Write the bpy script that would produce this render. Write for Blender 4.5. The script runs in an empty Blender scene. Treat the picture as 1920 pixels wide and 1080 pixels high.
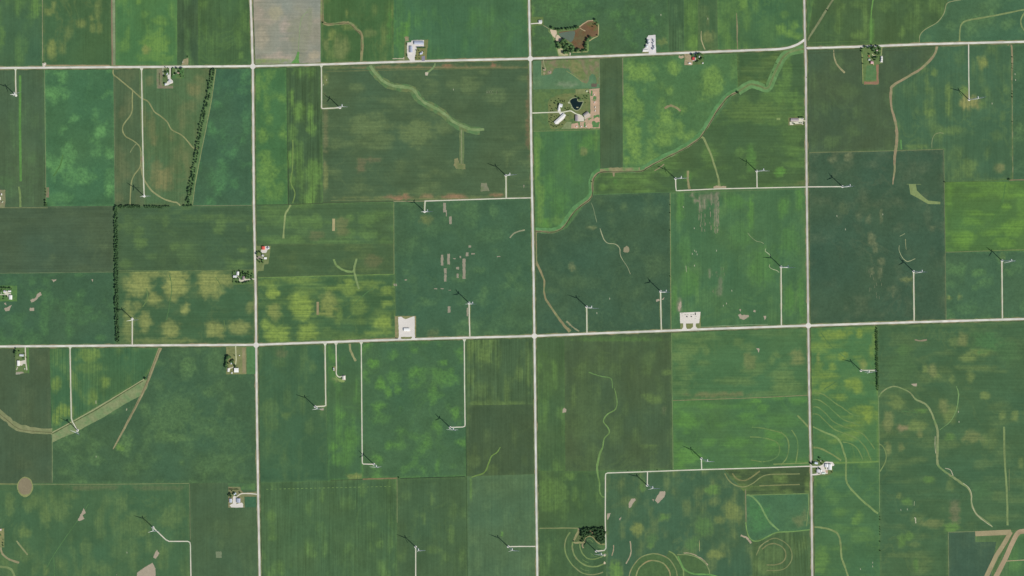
import bpy, bmesh, math, random
import numpy as np
from mathutils import Vector, Matrix
from mathutils.geometry import delaunay_2d_cdt

random.seed(7); np.random.seed(7)
S = 3.1                                   # metres of ground per photo pixel
PI = math.pi
def X(px): return (px-960.0)*S
def Y(py): return (540.0-py)*S

# ------------------------------------------------------------------ camera, sky, sun
sc = bpy.context.scene
root_col = sc.collection
ALT = 7200.0
cam = bpy.data.cameras.new('camera'); camo = bpy.data.objects.new('camera', cam)
root_col.objects.link(camo); sc.camera = camo
camo.location = (X(300), Y(540), ALT); camo.rotation_euler = (0, 0, 0)
cam.sensor_width = 36.0
cam.lens = 36.0*ALT/(1920*S)
cam.shift_x = (960-300)/1920.0
cam.clip_start = 10.0; cam.clip_end = 60000.0

SUN_EL, SUN_AZ = math.radians(43.5), math.radians(133.5)      # azimuth clockwise from north (+Y)
w = bpy.data.worlds.new('World'); sc.world = w; w.use_nodes = True
nt = w.node_tree; nt.nodes.clear()
sky = nt.nodes.new('ShaderNodeTexSky'); sky.sky_type = 'NISHITA'; sky.sun_disc = False
sky.sun_elevation = SUN_EL; sky.sun_rotation = SUN_AZ
bgn = nt.nodes.new('ShaderNodeBackground'); bgn.inputs['Strength'].default_value = 0.085
wo = nt.nodes.new('ShaderNodeOutputWorld')
nt.links.new(sky.outputs[0], bgn.inputs[0]); nt.links.new(bgn.outputs[0], wo.inputs[0])
sl = bpy.data.lights.new('sun', 'SUN'); sl.energy = 3.5; sl.angle = math.radians(0.5); sl.color = (1.0, 0.95, 0.88)
so = bpy.data.objects.new('sun', sl); root_col.objects.link(so)
sdir = Vector((math.sin(SUN_AZ)*math.cos(SUN_EL), math.cos(SUN_AZ)*math.cos(SUN_EL), math.sin(SUN_EL)))
so.rotation_euler = sdir.to_track_quat('Z', 'Y').to_euler(); so.location = (0, 0, 500)
sc.view_settings.view_transform = 'Standard'; sc.view_settings.look = 'None'
sc.view_settings.exposure = 0.0; sc.view_settings.gamma = 1.0
sc.view_settings.use_curve_mapping = False

# albedo that shows as the given photo colour on level ground under this sun and sky
KR, KG, KB = 0.975, 0.99, 1.05
def lin(c):
    c = c/255.0
    return c/12.92 if c <= 0.04045 else ((c+0.055)/1.055)**2.4
def alb(rgb):
    return (min(lin(rgb[0])/KR, .88), min(lin(rgb[1])/KG, .88), min(lin(rgb[2])/KB, .88))

# ------------------------------------------------------------------ materials
def new_mat(name, rough=0.95):
    m = bpy.data.materials.new(name); m.use_nodes = True
    b = m.node_tree.nodes['Principled BSDF']
    b.inputs['Roughness'].default_value = rough
    b.inputs['Specular IOR Level'].default_value = 0.02
    return m, m.node_tree, b
def noise(nt, vec, scale, detail=3, rough=0.55):
    n = nt.nodes.new('ShaderNodeTexNoise'); n.inputs['Scale'].default_value = scale
    n.inputs['Detail'].default_value = detail; n.inputs['Roughness'].default_value = rough
    nt.links.new(vec, n.inputs['Vector']); return n.outputs['Fac']
def coords(nt, scale=(1, 1, 1), rot=0.0):
    tc = nt.nodes.new('ShaderNodeTexCoord'); mp = nt.nodes.new('ShaderNodeMapping')
    mp.inputs['Scale'].default_value = scale; mp.inputs['Rotation'].default_value = (0, 0, rot)
    nt.links.new(tc.outputs['Object'], mp.inputs['Vector']); return mp.outputs['Vector']
def math_n(nt, op, a, b, clamp=False):
    n = nt.nodes.new('ShaderNodeMath'); n.operation = op; n.use_clamp = clamp
    for i, v in enumerate((a, b)):
        if isinstance(v, (int, float)): n.inputs[i].default_value = v
        else: nt.links.new(v, n.inputs[i])
    return n.outputs[0]
def maprange(nt, v, a, b, c, d):
    n = nt.nodes.new('ShaderNodeMapRange')
    nt.links.new(v, n.inputs[0])
    for i, q in enumerate((a, b, c, d)): n.inputs[i+1].default_value = q
    return n.outputs[0]
def scale_col(nt, col, fac):
    n = nt.nodes.new('ShaderNodeVectorMath'); n.operation = 'SCALE'
    nt.links.new(col, n.inputs[0]); nt.links.new(fac, n.inputs['Scale']); return n.outputs[0]
def attr(nt, name):
    n = nt.nodes.new('ShaderNodeAttribute'); n.attribute_name = name; return n

def crop_material(name, direction):
    m, nt, b = new_mat(name)
    if direction == 'ns': s1, s2 = (0.09, 0.0022, 1), (0.30, 0.006, 1)
    elif direction == 'ew': s1, s2 = (0.0022, 0.09, 1), (0.006, 0.30, 1)
    else: s1, s2 = (0.03, 0.03, 1), (0.12, 0.12, 1)
    vw = coords(nt, s1); vf = coords(nt, s2); vi = coords(nt)
    n1 = noise(nt, vw, 1.0, 3, .6); n2 = noise(nt, vf, 1.0, 2, .5)
    n3 = noise(nt, vi, 0.06, 4, .65); n4 = noise(nt, vi, 0.012, 3, .55)
    # where the crop is thin or yellow: soft mask carried by the mesh, broken up by the rows and patches
    ms = attr(nt, 'stress').outputs['Fac']
    brk = math_n(nt, 'ADD', math_n(nt, 'MULTIPLY', n1, 0.9), math_n(nt, 'MULTIPLY', n3, 0.9))
    brk = maprange(nt, brk, 0.55, 1.25, 0.45, 1.5)
    fac = math_n(nt, 'MULTIPLY', ms, brk, True)
    # thin paler veins where water drains through the crop
    vn = nt.nodes.new('ShaderNodeTexNoise'); vn.inputs['Scale'].default_value = .0042; vn.inputs['Detail'].default_value = 5; vn.inputs['Roughness'].default_value = .6; vn.inputs['Distortion'].default_value = .8
    nt.links.new(vi, vn.inputs['Vector'])
    rd = math_n(nt, 'ABSOLUTE', math_n(nt, 'SUBTRACT', vn.outputs['Fac'], .5), 0)
    rd = maprange(nt, rd, 0.0, 0.035, 1.0, 0.0)
    gate = maprange(nt, noise(nt, vi, .0025, 2, .5), .46, .62, 0.0, .2)
    fac = math_n(nt, 'MAXIMUM', fac, math_n(nt, 'MULTIPLY', math_n(nt, 'MAXIMUM', rd, 0), math_n(nt, 'MAXIMUM', gate, 0)), True)
    mix = nt.nodes.new('ShaderNodeMix'); mix.data_type = 'RGBA'
    nt.links.new(fac, mix.inputs['Factor'])
    nt.links.new(attr(nt, 'crop').outputs['Color'], mix.inputs['A'])
    nt.links.new(attr(nt, 'thin').outputs['Color'], mix.inputs['B'])
    ra = attr(nt, 'rows').outputs['Fac']
    def sym(n, amp): return math_n(nt, 'MULTIPLY', math_n(nt, 'SUBTRACT', n, 0.5), amp)
    v = math_n(nt, 'ADD', sym(n1, 0.95), sym(n2, 0.55))
    v = math_n(nt, 'MULTIPLY', v, ra)
    v = math_n(nt, 'ADD', v, math_n(nt, 'ADD', sym(n3, 0.42), sym(n4, 0.36)))
    v = math_n(nt, 'ADD', v, sym(noise(nt, vi, 0.22, 2, .5), 0.34))
    v = math_n(nt, 'ADD', v, 1.0)
    nt.links.new(scale_col(nt, mix.outputs['Result'], v), b.inputs['Base Color'])
    return m
CROP = {k: crop_material('crop_rows_'+k, k) for k in ('ns', 'ew', 'no')}

def surface_material(name, amp=0.3, sc1=0.09, rough=0.95, sc2=0.4):
    m, nt, b = new_mat(name, rough)
    vi = coords(nt)
    n1 = noise(nt, vi, sc1, 4, .6); n2 = noise(nt, vi, sc2, 3, .6)
    v = math_n(nt, 'ADD', math_n(nt, 'MULTIPLY', math_n(nt, 'SUBTRACT', n1, .5), amp*2), 1.0)
    v = math_n(nt, 'ADD', v, math_n(nt, 'MULTIPLY', math_n(nt, 'SUBTRACT', n2, .5), amp))
    nt.links.new(scale_col(nt, attr(nt, 'crop').outputs['Color'], v), b.inputs['Base Color'])
    return m
GRASS = surface_material('rough_grass', 0.34, 0.07)
GRAVEL = surface_material('pale_gravel', 0.12, 0.10)
ROADM = surface_material('road_gravel', 0.12, 0.03)
SOIL = surface_material('bare_soil', 0.22, 0.10)

def flat_mat(name, rgb, rough=0.6, amp=0.12, scale=0.6, spec=0.3, metal=0.0):
    m, nt, b = new_mat(name, rough)
    b.inputs['Specular IOR Level'].default_value = spec; b.inputs['Metallic'].default_value = metal
    n1 = noise(nt, coords(nt), scale, 3, .6)
    v = math_n(nt, 'ADD', math_n(nt, 'MULTIPLY', math_n(nt, 'SUBTRACT', n1, .5), amp*2), 1.0)
    c = nt.nodes.new('ShaderNodeRGB'); c.outputs[0].default_value = (*alb(rgb), 1)
    nt.links.new(scale_col(nt, c.outputs[0], v), b.inputs['Base Color'])
    return m
_mc = {}
def roof_mat(rgb):
    if rgb not in _mc: _mc[rgb] = flat_mat('roof_sheeting', rgb, .55, .08, .3)
    return _mc[rgb]
WALLW = flat_mat('white_siding', (205, 205, 200), .7, .06)
WALLG = flat_mat('grey_siding', (165, 165, 160), .7, .06)
WALLR = flat_mat('red_siding', (165, 70, 60), .7, .08)
DOORM = flat_mat('door_paint', (120, 118, 112), .6, .05)
TURB = flat_mat('turbine_white', (226, 228, 228), .45, .03, .05, .4)
STEEL = flat_mat('galvanised_steel', (196, 202, 208), .4, .06, .8, .5)
CONC = flat_mat('concrete', (205, 203, 196), .9, .06)
BARK = flat_mat('bark', (88, 74, 60), .95, .2, 2.0, .05)
def water_mat(name, rgb, amp=.18, rough=.3):
    m = flat_mat(name, rgb, rough, amp, .02, .15); return m
def leaf_mat(name, rgb, spread=.35):
    m, nt, b = new_mat(name, .9)
    oi = nt.nodes.new('ShaderNodeObjectInfo')
    n1 = noise(nt, coords(nt), 0.9, 3, .7)
    v = math_n(nt, 'ADD', math_n(nt, 'MULTIPLY', math_n(nt, 'SUBTRACT', n1, .5), 1.3), 1.0)
    v = math_n(nt, 'MULTIPLY', v, maprange(nt, oi.outputs['Random'], 0, 1, 1-spread, 1+spread))
    c = nt.nodes.new('ShaderNodeRGB'); c.outputs[0].default_value = (*alb(rgb), 1)
    nt.links.new(scale_col(nt, c.outputs[0], v), b.inputs['Base Color'])
    return m
LEAF = leaf_mat('leaves', (90, 122, 78))
BELT = leaf_mat('belt_leaves', (84, 116, 78))

# ------------------------------------------------------------------ object helpers
def tag(o, label=None, cat=None, group=None, kind=None):
    if label: o['label'] = label
    if cat: o['category'] = cat
    if group: o['group'] = group
    if kind: o['kind'] = kind
    return o
def link(name, me, parent=None):
    o = bpy.data.objects.new(name, me); root_col.objects.link(o)
    if parent is not None: o.parent = parent
    return o
def empty(name, loc, rz=0.0):
    o = bpy.data.objects.new(name, None); root_col.objects.link(o)
    o.location = loc; o.rotation_euler = (0, 0, rz); o.empty_display_size = 2; return o
def mesh_bm(name, bm, mat):
    me = bpy.data.meshes.new(name); bm.normal_update(); bm.to_mesh(me); bm.free()
    if mat: me.materials.append(mat)
    return me
def bm_box(bm, x0, x1, y0, y1, z0, z1):
    v = [bm.verts.new(p) for p in ((x0,y0,z0),(x1,y0,z0),(x1,y1,z0),(x0,y1,z0),(x0,y0,z1),(x1,y0,z1),(x1,y1,z1),(x0,y1,z1))]
    for f in ((3,2,1,0),(4,5,6,7),(0,1,5,4),(1,2,6,5),(2,3,7,6),(3,0,4,7)): bm.faces.new([v[i] for i in f])
def bm_tube(bm, prof, n=16, cx=0, cy=0):
    """prof: list of (radius, z)"""
    rings = []
    for r, z in prof:
        rings.append([bm.verts.new((cx+r*math.cos(2*PI*k/n), cy+r*math.sin(2*PI*k/n), z)) for k in range(n)])
    for a, b in zip(rings, rings[1:]):
        for k in range(n): bm.faces.new((a[k], a[(k+1) % n], b[(k+1) % n], b[k]))
    bm.faces.new(list(reversed(rings[0]))); bm.faces.new(rings[-1])

# value noise in photo pixels (numpy)
_R = np.random.RandomState(11).rand(512, 512)
def vnoise(x, y, seed=0):
    x = np.asarray(x, float)+seed*17.3; y = np.asarray(y, float)+seed*9.7
    xi = np.floor(x).astype(int); yi = np.floor(y).astype(int); fx = x-xi; fy = y-yi
    fx = fx*fx*(3-2*fx); fy = fy*fy*(3-2*fy)
    g = lambda a, b: _R[a % 512, b % 512]
    return (g(xi, yi)*(1-fx)+g(xi+1, yi)*fx)*(1-fy)+(g(xi, yi+1)*(1-fx)+g(xi+1, yi+1)*fx)*fy
def fbm(x, y, seed=0, o=3):
    t = 0; a = 1; s = 0
    for k in range(o): t = t+a*vnoise(x*2**k, y*2**k, seed+k); s += a; a *= .5
    return t/s

_zi = [0]
def zlev(layer):
    _zi[0] += 1
    return 0.10+layer*0.07+(_zi[0] % 12)*0.005

def set_attrs(me, base, thin=None, stress=None, rows=None):
    n = len(me.vertices)
    for nm, data in (('crop', base), ('thin', thin)):
        if data is None: continue
        a = me.attributes.new(nm, 'FLOAT_COLOR', 'POINT')
        d = np.ones((n, 4), np.float32); d[:, :3] = data; a.data.foreach_set('color', d.ravel())
    for nm, data in (('stress', stress), ('rows', rows)):
        if data is None: continue
        a = me.attributes.new(nm, 'FLOAT', 'POINT')
        a.data.foreach_set('value', np.broadcast_to(np.asarray(data, np.float32), (n,)).copy())

def inside(px, py, poly):
    c = np.zeros(len(px), bool); n = len(poly)
    for i in range(n):
        x0, y0 = poly[i]; x1, y1 = poly[(i+1) % n]
        if y0 == y1: continue
        t = ((y0 > py) != (y1 > py)) & (px < (x1-x0)*(py-y0)/(y1-y0)+x0)
        c ^= t
    return c
def triang(poly, step):
    """points of a polygon plus a jittered inner grid, in pixels -> verts, tris"""
    pts = []
    n = len(poly)
    for i in range(n):
        a = poly[i]; b = poly[(i+1) % n]
        L = math.hypot(b[0]-a[0], b[1]-a[1]); k = max(1, int(L/(step*1.5)))
        for j in range(k): pts.append((a[0]+(b[0]-a[0])*j/k, a[1]+(b[1]-a[1])*j/k))
    nb = len(pts)
    xs = [p[0] for p in poly]; ys = [p[1] for p in poly]
    gx, gy = np.meshgrid(np.arange(min(xs)+step*.5, max(xs), step), np.arange(min(ys)+step*.5, max(ys), step))
    gx = gx.ravel().astype(float); gy = gy.ravel().astype(float)
    gx = gx+(np.random.rand(len(gx))-.5)*step*.4; gy = gy+(np.random.rand(len(gy))-.5)*step*.4
    m = inside(gx, gy, poly) if len(gx) else np.zeros(0, bool)
    inn = list(zip(gx[m].tolist(), gy[m].tolist()))
    V = [Vector(p) for p in pts+inn]
    r = delaunay_2d_cdt(V, [], [list(range(nb))], 1, 1e-5)
    return [(v[0], v[1]) for v in r[0]], [tuple(f) for f in r[2]]

def ext(p):
    """carry what meets the edge of the photo on beyond it"""
    x, y = p
    if x <= 0: x = -260
    elif x >= 1920: x = 2180
    if y <= 0: y = -200
    elif y >= 1080: y = 1280
    return (x, y)

TAN = (130, 144, 84); YEL = (108, 144, 76); LIM = (98, 144, 72); BUF = (122, 134, 86); PINK = (150, 142, 124); DRK = (66, 94, 68)
def field(name, poly, rgb, direction='ns', rows=.35, thin=YEL, amount=.25, blobs=(), label=None, sub=0, step=4.5, var=.10, seed=None):
    poly = [ext(p) for p in poly]
    vs, fs = triang(poly, step)
    P = np.array(vs); x, y = P[:, 0], P[:, 1]
    seed = len(bpy.data.meshes) if seed is None else seed
    r_, g_0, b_0 = rgb; r_ = r_+.25*(.73*g_0-r_)
    q_ = [r_, g_0, b_0]
    if r_ < 120:                                     # neighbouring crops differ only a little
        k = .34 if g_0 < 132 or r_ < 90 else .22
        q_ = [v+k*(m_-v) for v, m_ in zip(q_, (71, 103, 71))]; q_ = [q_[0]*.965, q_[1]*.97, q_[2]]
        lu = .3*q_[0]+.6*q_[1]+.1*q_[2]; q_ = [v*.92+lu*.08 for v in q_]
    base = np.array(alb(q_))[None, :]*np.ones((len(P), 1))
    if direction == 'ew': xs_, ys_ = x/70, y/26
    elif direction == 'ns': xs_, ys_ = x/26, y/60
    else: xs_, ys_ = x/34, y/34
    br = fbm(xs_, ys_, seed, 3)-.5
    hue = fbm(x/60, y/60, seed+5, 2)-.5
    base = base*(1+br*2*var)[:, None]
    base[:, 0] *= 1+hue*.16; base[:, 2] *= (1-hue*.14)*.93
    th = np.array(alb(thin))[None, :]*np.ones((len(P), 1))
    f2 = fbm(xs_*1.5, ys_*1.5, seed+9, 4)
    st = np.clip((f2-.56)*4.0, 0, 1)*amount*1.9
    for bl in blobs:
        bx, by, rx, ry = bl[:4]; s = bl[4] if len(bl) > 4 else .8; c = bl[5] if len(bl) > 5 else None
        d = np.sqrt(((x-bx)/rx)**2+((y-by)/ry)**2)+(fbm(x/(11 if direction == 'ew' else 6), y/(5 if direction == 'ew' else 8), seed+3, 4)-.5)*1.15
        m = np.clip((1.33-d)/.75, 0, 1); m = m*m*(3-2*m)*s*.92
        if c is not None:
            k = np.clip(m*3, 0, 1)[:, None]; th = th*(1-k)+np.array(alb(c))*k
        st = np.maximum(st, m)
    # thinner, weedy crop along the margins
    de = np.full(len(P), 1e9)
    for i in range(len(poly)):
        a_ = np.array(poly[i], float); b_ = np.array(poly[(i+1) % len(poly)], float); ab = b_-a_; t_ = np.clip(((P-a_)@ab)/max(1e-6, ab@ab), 0, 1)
        de = np.minimum(de, np.hypot(*(P-(a_+t_[:, None]*ab)).T))
    eg = np.clip(1-de/4.5, 0, 1)*np.clip(fbm(x/14, y/14, seed+21, 3)*1.6-.35, 0, 1)
    if rgb[0] < 120: st = np.maximum(st, eg*.55)
    base = base*(1-.10*np.clip(1-np.abs(de-9)/5, 0, 1)*np.clip(fbm(x/40, y/40, seed+23, 2)*2-.6, 0, 1))[:, None]
    me = bpy.data.meshes.new(name)
    me.from_pydata([(X(a), Y(b), 0) for a, b in vs], [], [tuple(reversed(f)) for f in fs]); me.update()
    set_attrs(me, base, th, st, rows)
    me.materials.append(CROP[direction])
    fix_up(me)
    o = link(name, me); o.location.z = zlev(sub)
    return tag(o, label, kind='structure')
def fix_up(me):
    if len(me.polygons) and me.polygons[0].normal.z < 0: me.flip_normals()

def patch(name, poly, rgb, mat=None, layer=4, label=None, rough_edge=0.0, var=.08, step=6, alt=None):
    poly = [ext(p) for p in poly]
    if rough_edge:
        q = []
        for i in range(len(poly)):
            a = poly[i]; b = poly[(i+1) % len(poly)]; L = math.hypot(b[0]-a[0], b[1]-a[1]); k = max(1, int(L/2.2))
            for j in range(k):
                t = j/k; q.append((a[0]+(b[0]-a[0])*t+random.uniform(-1, 1)*rough_edge, a[1]+(b[1]-a[1])*t+random.uniform(-1, 1)*rough_edge))
        poly = q
    vs, fs = triang(poly, step)
    P = np.array(vs); sd = len(bpy.data.meshes)
    n_ = fbm(P[:, 0]/9, P[:, 1]/9, sd, 3)-.5
    base = np.array(alb(rgb))[None, :]*(1+n_*2*var)[:, None]
    if alt:
        k = np.clip((fbm(P[:, 0]/6, P[:, 1]/6, sd+4, 4)-.45)*5, 0, 1)[:, None]
        base = base*(1-k)+np.array(alb(alt))*k
    me = bpy.data.meshes.new(name)
    me.from_pydata([(X(a), Y(b), 0) for a, b in vs], [], [tuple(f) for f in fs]); me.update(); fix_up(me)
    set_attrs(me, base); me.materials.append(mat or GRASS)
    o = link(name, me); o.location.z = zlev(layer)
    return tag(o, label, kind='structure')

def spline(pts, seg=5):
    if len(pts) < 3: return [tuple(map(float, p)) for p in pts]
    out = []; P = [pts[0]]+list(pts)+[pts[-1]]
    for i in range(1, len(P)-2):
        p0, p1, p2, p3 = [np.array(p[:2], float) for p in P[i-1:i+3]]
        w1 = P[i][2] if len(P[i]) > 2 else None; w2 = P[i+1][2] if len(P[i+1]) > 2 else None
        for k in range(seg):
            t = k/seg
            q = .5*((2*p1)+(-p0+p2)*t+(2*p0-5*p1+4*p2-p3)*t*t+(-p0+3*p1-3*p2+p3)*t**3)
            out.append((q[0], q[1]) if w1 is None else (q[0], q[1], w1+(w2-w1)*t))
    out.append(tuple(pts[-1])); return out
RUNS = ('gravel_road', 'road_verge', 'road_ditch', 'farm_lane', 'lane_verge', 'field_edge')
def ribbon(name, pts, width, rgb, mat=None, layer=3, smooth=True, jitter=.3, label=None, alt=None, z=None):
    if smooth and len(pts) > 2: pts = spline(pts)
    pts = [tuple(map(float, p)) for p in pts]
    for end, nxt, at0 in ((pts[0], pts[1], True), (pts[-1], pts[-2], False)):   # lines that reach the edge of the photo run on
        if end[0] <= 0 or end[0] >= 1920 or end[1] <= 0 or end[1] >= 1080:
            dx, dy = end[0]-nxt[0], end[1]-nxt[1]; L = math.hypot(dx, dy) or 1; run = 230 if name in RUNS else 60
            q = (end[0]+dx/L*run, end[1]+dy/L*run)+tuple(end[2:])
            pts = [q]+pts if at0 else pts+[q]
    q = [pts[0]]
    for a, b in zip(pts, pts[1:]):
        L = math.hypot(b[0]-a[0], b[1]-a[1]); k = max(1, int(L/5))
        for j in range(1, k+1): q.append(tuple(a[i]+(b[i]-a[i])*j/k for i in range(len(a))))
    V = []; F = []; n = len(q); sd = len(bpy.data.meshes)
    for i, p in enumerate(q):
        a = q[max(0, i-1)]; b = q[min(n-1, i+1)]
        dx, dy = b[0]-a[0], b[1]-a[1]; L = math.hypot(dx, dy) or 1
        nx, ny = -dy/L, dx/L
        ww = (p[2] if len(p) > 2 else width)/2
        for s in (-1, -.33, .33, 1):
            j = 1+(float(vnoise(i*.7, s*3+5, sd))-.5)*2*jitter if abs(s) == 1 else 1
            V.append((p[0]+nx*ww*s*j, p[1]+ny*ww*s*j))
        if i:
            o = (i-1)*4
            for k in range(3): F.append((o+k, o+k+1, o+k+5, o+k+4))
    P = np.array(V); n_ = fbm(P[:, 0]/10, P[:, 1]/10, sd, 3)-.5
    base = np.array(alb(rgb))[None, :]*(1+n_*.45)[:, None]
    if alt:
        k = np.clip((fbm(P[:, 0]/9, P[:, 1]/9, sd+4, 3)-.47)*5, 0, 1)[:, None]
        base = base*(1-k)+np.array(alb(alt))*k
    me = bpy.data.meshes.new(name)
    me.from_pydata([(X(a), Y(b), 0) for a, b in V], [], F); me.update(); fix_up(me)
    set_attrs(me, base); me.materials.append(mat or GRASS)
    o = link(name, me); o.location.z = zlev(layer) if z is None else z
    return tag(o, label, kind='structure')

# ------------------------------------------------------------------ ground sheet
me = bpy.data.meshes.new('ground')
G = 24000; N = 24
vs = [(-G+2*G*i/N, -G+2*G*j/N, 0) for j in range(N+1) for i in range(N+1)]
me.from_pydata(vs, [], [(j*(N+1)+i, j*(N+1)+i+1, (j+1)*(N+1)+i+1, (j+1)*(N+1)+i) for j in range(N) for i in range(N)]); me.update()
set_attrs(me, np.array(alb((80, 112, 78)))*np.ones((len(vs), 1)), np.array(alb(YEL))*np.ones((len(vs), 1)), .15, .3)
me.materials.append(CROP['ns'])
tag(link('ground', me), kind='structure')

# ------------------------------------------------------------------ crop fields
F = field
# --- north-west block
F('crop_field', [(0,0),(79,0),(80,126),(0,127)], (72,112,80), 'ns', .3, YEL, .2, [(66,12,9,16,.6),(4,66,5,20,.5),(60,30,10,8,.4)])
F('crop_field', [(79,0),(209,0),(211,125),(80,126)], (72,110,70), 'ns', .35, TAN, .35, [(98,92,9,18,.85),(100,10,5,10,.7),(92,22,14,6,.6),(152,45,10,7,.6),(174,52,6,8,.5),(128,60,8,12,.4),(172,34,4,6,.6)])
F('crop_field', [(216,0),(332,0),(332,122),(217,125)], (80,136,78), 'ns', .35, YEL, .4, [(292,82,24,22,.95),(273,94,9,7,1,TAN),(260,3,4,6,1),(301,40,14,10,.7),(303,56,6,6,.7),(240,62,4,14,.6),(235,85,12,14,.6),(300,108,26,8,.7),(268,108,14,8,.5),(272,26,8,6,.6)])
F('crop_field', [(332,0),(371,0),(372,122),(332,122)], (72,96,68), 'ns', .9, (92,124,76), .5, [(336,60,3,70,.0)])
F('crop_field', [(371,0),(470,0),(474,123),(372,122)], (78,108,66), 'ns', .6, YEL, .25, [(447,70,8,20,.4),(385,60,6,20,.3),(452,105,5,8,.5)])
F('crop_field', [(0,128),(83,127),(86,388),(0,388)], (86,106,78), 'ns', .45, (92,126,80), .2, [(10,340,20,12,.4),(20,360,14,10,.3)])
F('crop_field', [(82,127),(213,127),(216,386),(86,388)], (70,122,82), 'no', .2, (98,146,90), .55, [(105,175,18,14,.7),(100,185,8,12,.5),(130,290,14,26,.6),(145,330,30,16,.6),(180,285,12,9,.5),(112,370,22,10,.4),(205,340,8,28,.4)])
F('crop_field', [(213,127),(262,127),(268,330),(270,386),(216,386)], (94,112,80), 'ns', .55, (106,116,82), .4, [(230,210,8,12,.6),(225,300,10,30,.5),(235,140,20,10,.4),(222,370,8,10,.7)])
F('crop_field', [(260,127),(404,125),(354,385),(270,386),(266,300)], (94,122,80), 'ns', .65, (124,126,86), .25, [(303,335,18,24,.85),(365,168,14,14,.7),(280,152,9,9,.5),(290,262,5,12,.6),(285,240,6,26,.5),(374,150,10,9,.5),(355,200,16,12,.4),(292,320,8,20,.6)])
F('crop_field', [(402,125),(474,124),(476,385),(356,385)], (66,108,82), 'no', .2, (86,134,86), .4, [(410,335,22,20,.45),(440,345,8,10,.5),(462,230,8,30,.4),(455,170,10,10,.4)])
F('crop_field', [(0,388),(213,386),(213,511),(0,513)], (84,99,78), 'ew', .45, (98,118,82), .12, [(98,482,6,6,.5),(193,462,10,4,.5)])
F('crop_field', [(0,512),(213,510),(217,648),(0,649)], (66,104,78), 'no', .2, (84,124,78), .3, [(165,580,10,8,.5),(190,634,10,6,.6),(60,525,10,8,.4),(148,515,8,4,.6),(60,530,8,5,.5)])
F('crop_field', [(215,386),(476,384),(477,507),(217,511)], (78,104,74), 'ew', .4, (100,128,76), .3, [(264,455,14,10,.7),(262,435,10,12,.5),(328,462,10,8,.6),(415,415,10,18,.6),(408,432,12,8,.6),(455,468,8,5,.7),(451,492,10,8,.8),(237,495,12,10,.5),(310,415,6,16,.5),(466,427,3,6,.7),(240,420,10,20,.3),(350,475,20,20,.3)])
F('crop_field', [(217,510),(478,506),(480,646),(218,648)], (70,108,74), 'ew', .45, (142,152,92), .12, [(262,534,24,22,.95),(290,560,16,12,.9),(275,512,30,10,.7),(330,530,24,28,.95),(322,548,16,16,.8),(395,532,26,26,.95),(420,525,18,14,.8),(347,580,8,10,.85),(319,616,17,17,.8),(404,618,20,15,.85),(446,614,22,13,.75),(272,602,12,20,.8),(240,600,10,40,.6),(470,575,8,12,.5),(235,530,8,14,.5),(255,575,10,10,.5),(300,640,70,6,.45)])
# --- north, second section
F('crop_field', [(474,0),(601,0),(601,120),(476,123)], (156,147,137), 'ew', .45, (172,160,144), .5, [(516,24,14,14,.6,(166,160,130)),(538,50,13,15,.7,(180,166,152)),(484,26,10,12,.6),(490,70,14,20,.5,(180,170,146)),(580,40,6,30,.5,(134,142,110)),(590,105,14,10,.5,(186,170,140)),(560,70,20,50,.5,(140,142,118)),(486,115,14,5,.9,(122,148,92)),(520,115,30,4,.7,(132,150,96)),(535,90,10,14,.4,(140,140,124))], var=.07)
F('crop_field', [(603,0),(738,0),(738,116),(603,120)], (74,114,64), 'ns', .4, TAN, .25, [(640,90,16,22,.75,BUF),(622,66,6,12,.8),(612,85,8,12,.6,BUF),(650,24,3,8,.6),(695,62,12,8,.5,BUF),(655,50,14,6,.4),(730,40,5,40,.4,LIM),(640,105,8,8,.6,BUF)])
F('crop_field', [(738,0),(992,0),(994,110),(738,116)], (72,120,82), 'ns', .3, LIM, .15, [(735,30,4,60,.8),(750,45,12,80,.22),(762,62,5,26,.8),(753,60,3,22,.6),(768,40,3,20,.6),(752,90,6,30,.45),(745,70,5,16,.5)])
F('crop_field', [(476,125),(537,123),(540,384),(478,385)], (72,128,76), 'no', .2, YEL, .45, [(484,160,9,26,.6),(504,140,10,14,.5),(500,190,8,18,.55),(492,255,10,14,.75),(505,225,7,12,.6),(500,330,20,30,.7),(496,290,12,10,.6),(515,370,16,8,.5),(525,355,10,14,.5),(530,250,6,14,.4)])
F('crop_field', [(537,123),(603,121),(606,381),(539,384)], (74,98,66), 'ns', .95, YEL, .5, [(547,185,4,20,.8),(560,205,12,14,.7),(585,240,10,12,.7),(582,130,10,12,.4),(560,300,8,40,.5),(590,325,14,30,.7),(548,340,5,20,.6),(550,250,8,20,.5)])
F('crop_field', [(602,121),(995,111),(997,371),(606,381)], (86,106,76), 'ew', .4, (108,128,84), .3, [
    (800,126,190,3.2,.8,(130,122,88)),(632,126,24,5,.6,BUF),(838,122,8,4,.9,(150,118,90)),(925,122,5,4,.9,(150,116,92)),(610,148,5,12,.9,BUF),(610,330,5,26,.9,BUF),(610,240,5,60,.6,(122,124,88)),(800,372,190,3.5,.6,BUF),(752,370,24,5,.9,(158,126,98)),(852,368,20,5,.8,(156,126,98)),(930,366,12,5,.8,(156,126,98)),(800,368,14,4,.8,(150,132,98)),
    (690,235,40,22,.7),(780,250,30,24,.8),(830,240,16,14,.6),(720,260,20,12,.6),(880,160,20,16,.5),(930,180,18,18,.45),(678,310,10,14,.6,(122,118,88)),(700,300,14,6,.5,(122,118,88)),(668,165,16,8,.5),(990,240,4,60,.6,(130,110,84)),(712,215,8,8,.5),(850,160,14,8,.4),(992,170,3,50,.5,(130,112,86)),(950,300,4,14,.5)])
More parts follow.
